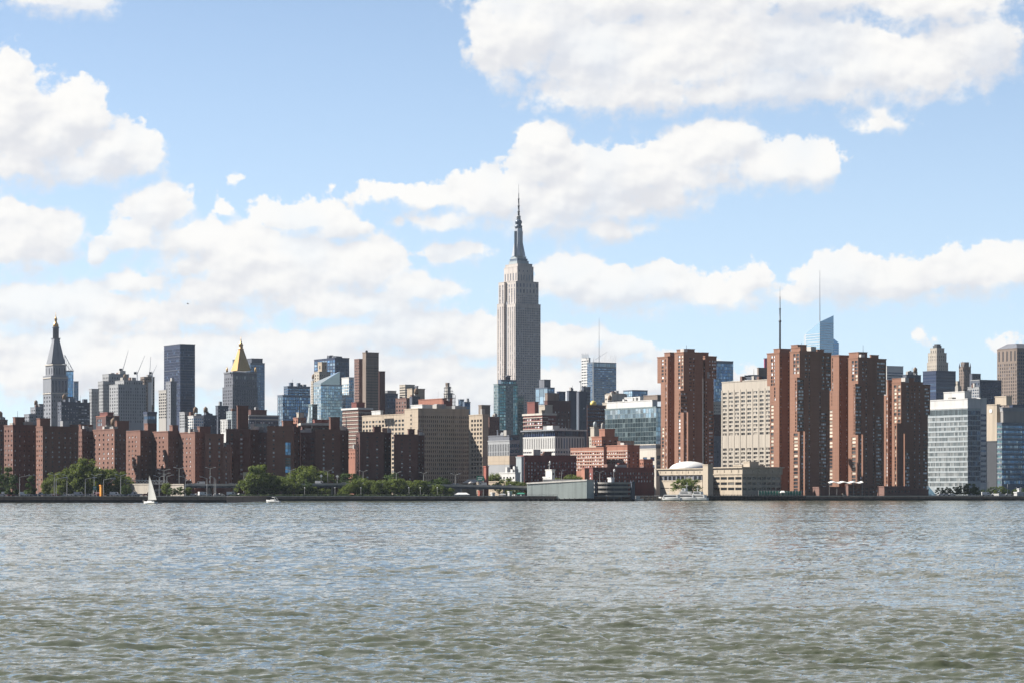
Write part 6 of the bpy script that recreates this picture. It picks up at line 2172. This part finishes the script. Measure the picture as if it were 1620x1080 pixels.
def yacht(label, px, Y, L, decks, z=0):
    root = empty('yacht', (PX(px, Y), Y, z), label, 'yacht', 'white yachts moored by the school')
    root.rotation_euler = (0, 0, math.radians(-26))
    hull(L, 5, 1.9, 'white_paint').build('hull', root)
    zz, a, c = 1.8, -L * .28, L * .40
    for i in range(decks):
        bag = MB()
        bag.prism([(a, -2.1), (c, -2.1), (c, 2.1), (a, 2.1)], zz, zz + 1.9, 'white_paint', foot2=[(a + .9, -2.0), (c - .2, -2.0), (c - .2, 2.0), (a + .9, 2.0)], bottom=True)
        bag.build('deck_house', root)
        bag = MB()
        bag.prism([(a + 1.0, -2.16), (c - 1.2, -2.16), (c - 1.2, -2.09), (a + 1.0, -2.09)], zz + .75, zz + 1.45, 'pane_dark', bottom=True)
        bag.build('window_strip', root)
        zz += 2.0
        a, c = a + L * .09, c - L * .16
    bag = MB()
    bag.bar((a + 1.5, 0, zz), (a + 2.0, 0, zz + 3.6), .18, 'white_paint', 6, .08)
    bag.bar((a + .6, 0, zz + 1.6), (a + 2.8, 0, zz + 1.6), .14, 'white_paint', 5)
    bag.build('radar_mast', root)


yacht('two decked white yacht moored at the near end of the school quay', 1060, 1627, 15, 1)
yacht('white yacht with a raised bridge deck, tallest of those by the school', 1083, 1630, 17, 3)
yacht('low white yacht with a slim mast beside the school tower', 1103, 1627, 14, 2)
b = Bld('floating_dock', 'low sandy coloured floating dock left of the yachts', 1620, 'tan', 'dock')
bag = MB()
bag.box((PX(1028, 1618), 1618, -.3), 14, 5, 1.9, 'tan')
b.part('deck', bag)
bag = MB()
for i in range(6):
    bag.bar((PX(1012 + i * 7, 1615), 1615, -1), (PX(1012 + i * 7, 1615), 1615, 3.2), .25, 'bark', 6)
b.part('pile', bag)
b.done()
root = empty('workboat', (PX(1009, 1612), 1612, 0), 'small white workboat between the garage and the floating dock', 'boat')
hull(7, 2.6, 1.2, 'white_paint').build('hull', root)
bag = MB()
bag.box((0, 0, 1.2), 2.8, 1.9, 1.9, 'white_panel')
bag.build('cabin', root)


# ------------------------------------------------------------------ gulls
def gull(label, px, py, Y, span, bank):
    root = empty('gull', (PX(px, Y), Y, PZ(py, Y)), label, 'bird')
    root.rotation_euler = (math.radians(12), math.radians(bank), math.radians(20))
    bag = MB()
    s = bag.slot('bird_grey')
    prof = [(-.30, .01), (-.2, .04), (-.05, .075), (.1, .07), (.2, .045), (.27, .05), (.33, .012)]
    for x, r in prof:
        for k in range(8):
            t = 2 * math.pi * k / 8
            bag.v.append((x, r * math.cos(t), r * math.sin(t)))
    for i in range(len(prof) - 1):
        for k in range(8):
            q = (k + 1) % 8
            bag.f.append((i * 8 + k, i * 8 + q, i * 8 + 8 + q, i * 8 + 8 + k))
            bag.mi.append(s)
    w = span / 2
    for sg in (-1, 1):
        i = len(bag.v)
        pts = []
        for f_, zz, c, th in ((.02, .03, .16, .02), (.45, .20, .15, .015), (1.0, .06, .04, .005)):
            y = sg * w * f_
            pts += [(.02 + c - .10 * f_, y, zz), (.02 - c - .12 * f_, y, zz), (.02 - .10 * f_, y, zz + th * 2)]
        bag.v += pts
        for a in (0, 3):
            for p, q in ((0, 1), (1, 2), (2, 0)):
                bag.f.append((i + a + p, i + a + q, i + a + 3 + q, i + a + 3 + p))
                bag.mi.append(s)
    bag.build('body', root, (0, 0, 0), True)


gull('grey gull gliding over the low clouds above the dark navy slab', 297, 481, 700, 1.25, 8)
gull('tiny bird high above the crystal glass tower', 1316, 228, 1500, 1.2, 80)
# ------------------------------------------------------------------ the air over the river and the city
def haze(density):
    bag = MB()
    x, y0, y1 = 3300.0, -400.0, 6600.0
    m = bpy.data.materials.new('haze_air')
    m.use_nodes = True
    t = m.node_tree
    t.nodes.remove(t.nodes['Principled BSDF'])
    v = t.nodes.new('ShaderNodeVolumePrincipled')
    v.inputs['Color'].default_value = (0.72, 0.84, 1.0, 1)
    v.inputs['Density'].default_value = density
    v.inputs['Anisotropy'].default_value = 0.15
    t.links.new(v.outputs[0], t.nodes['Material Output'].inputs['Volume'])
    bag.prism([(-x, y0), (x, y0), (x, y1), (-x, y1)], -3.0, 480.0, m, bottom=True)
    o = bag.build('haze')
    o['kind'] = 'stuff'


haze(2.0e-5)
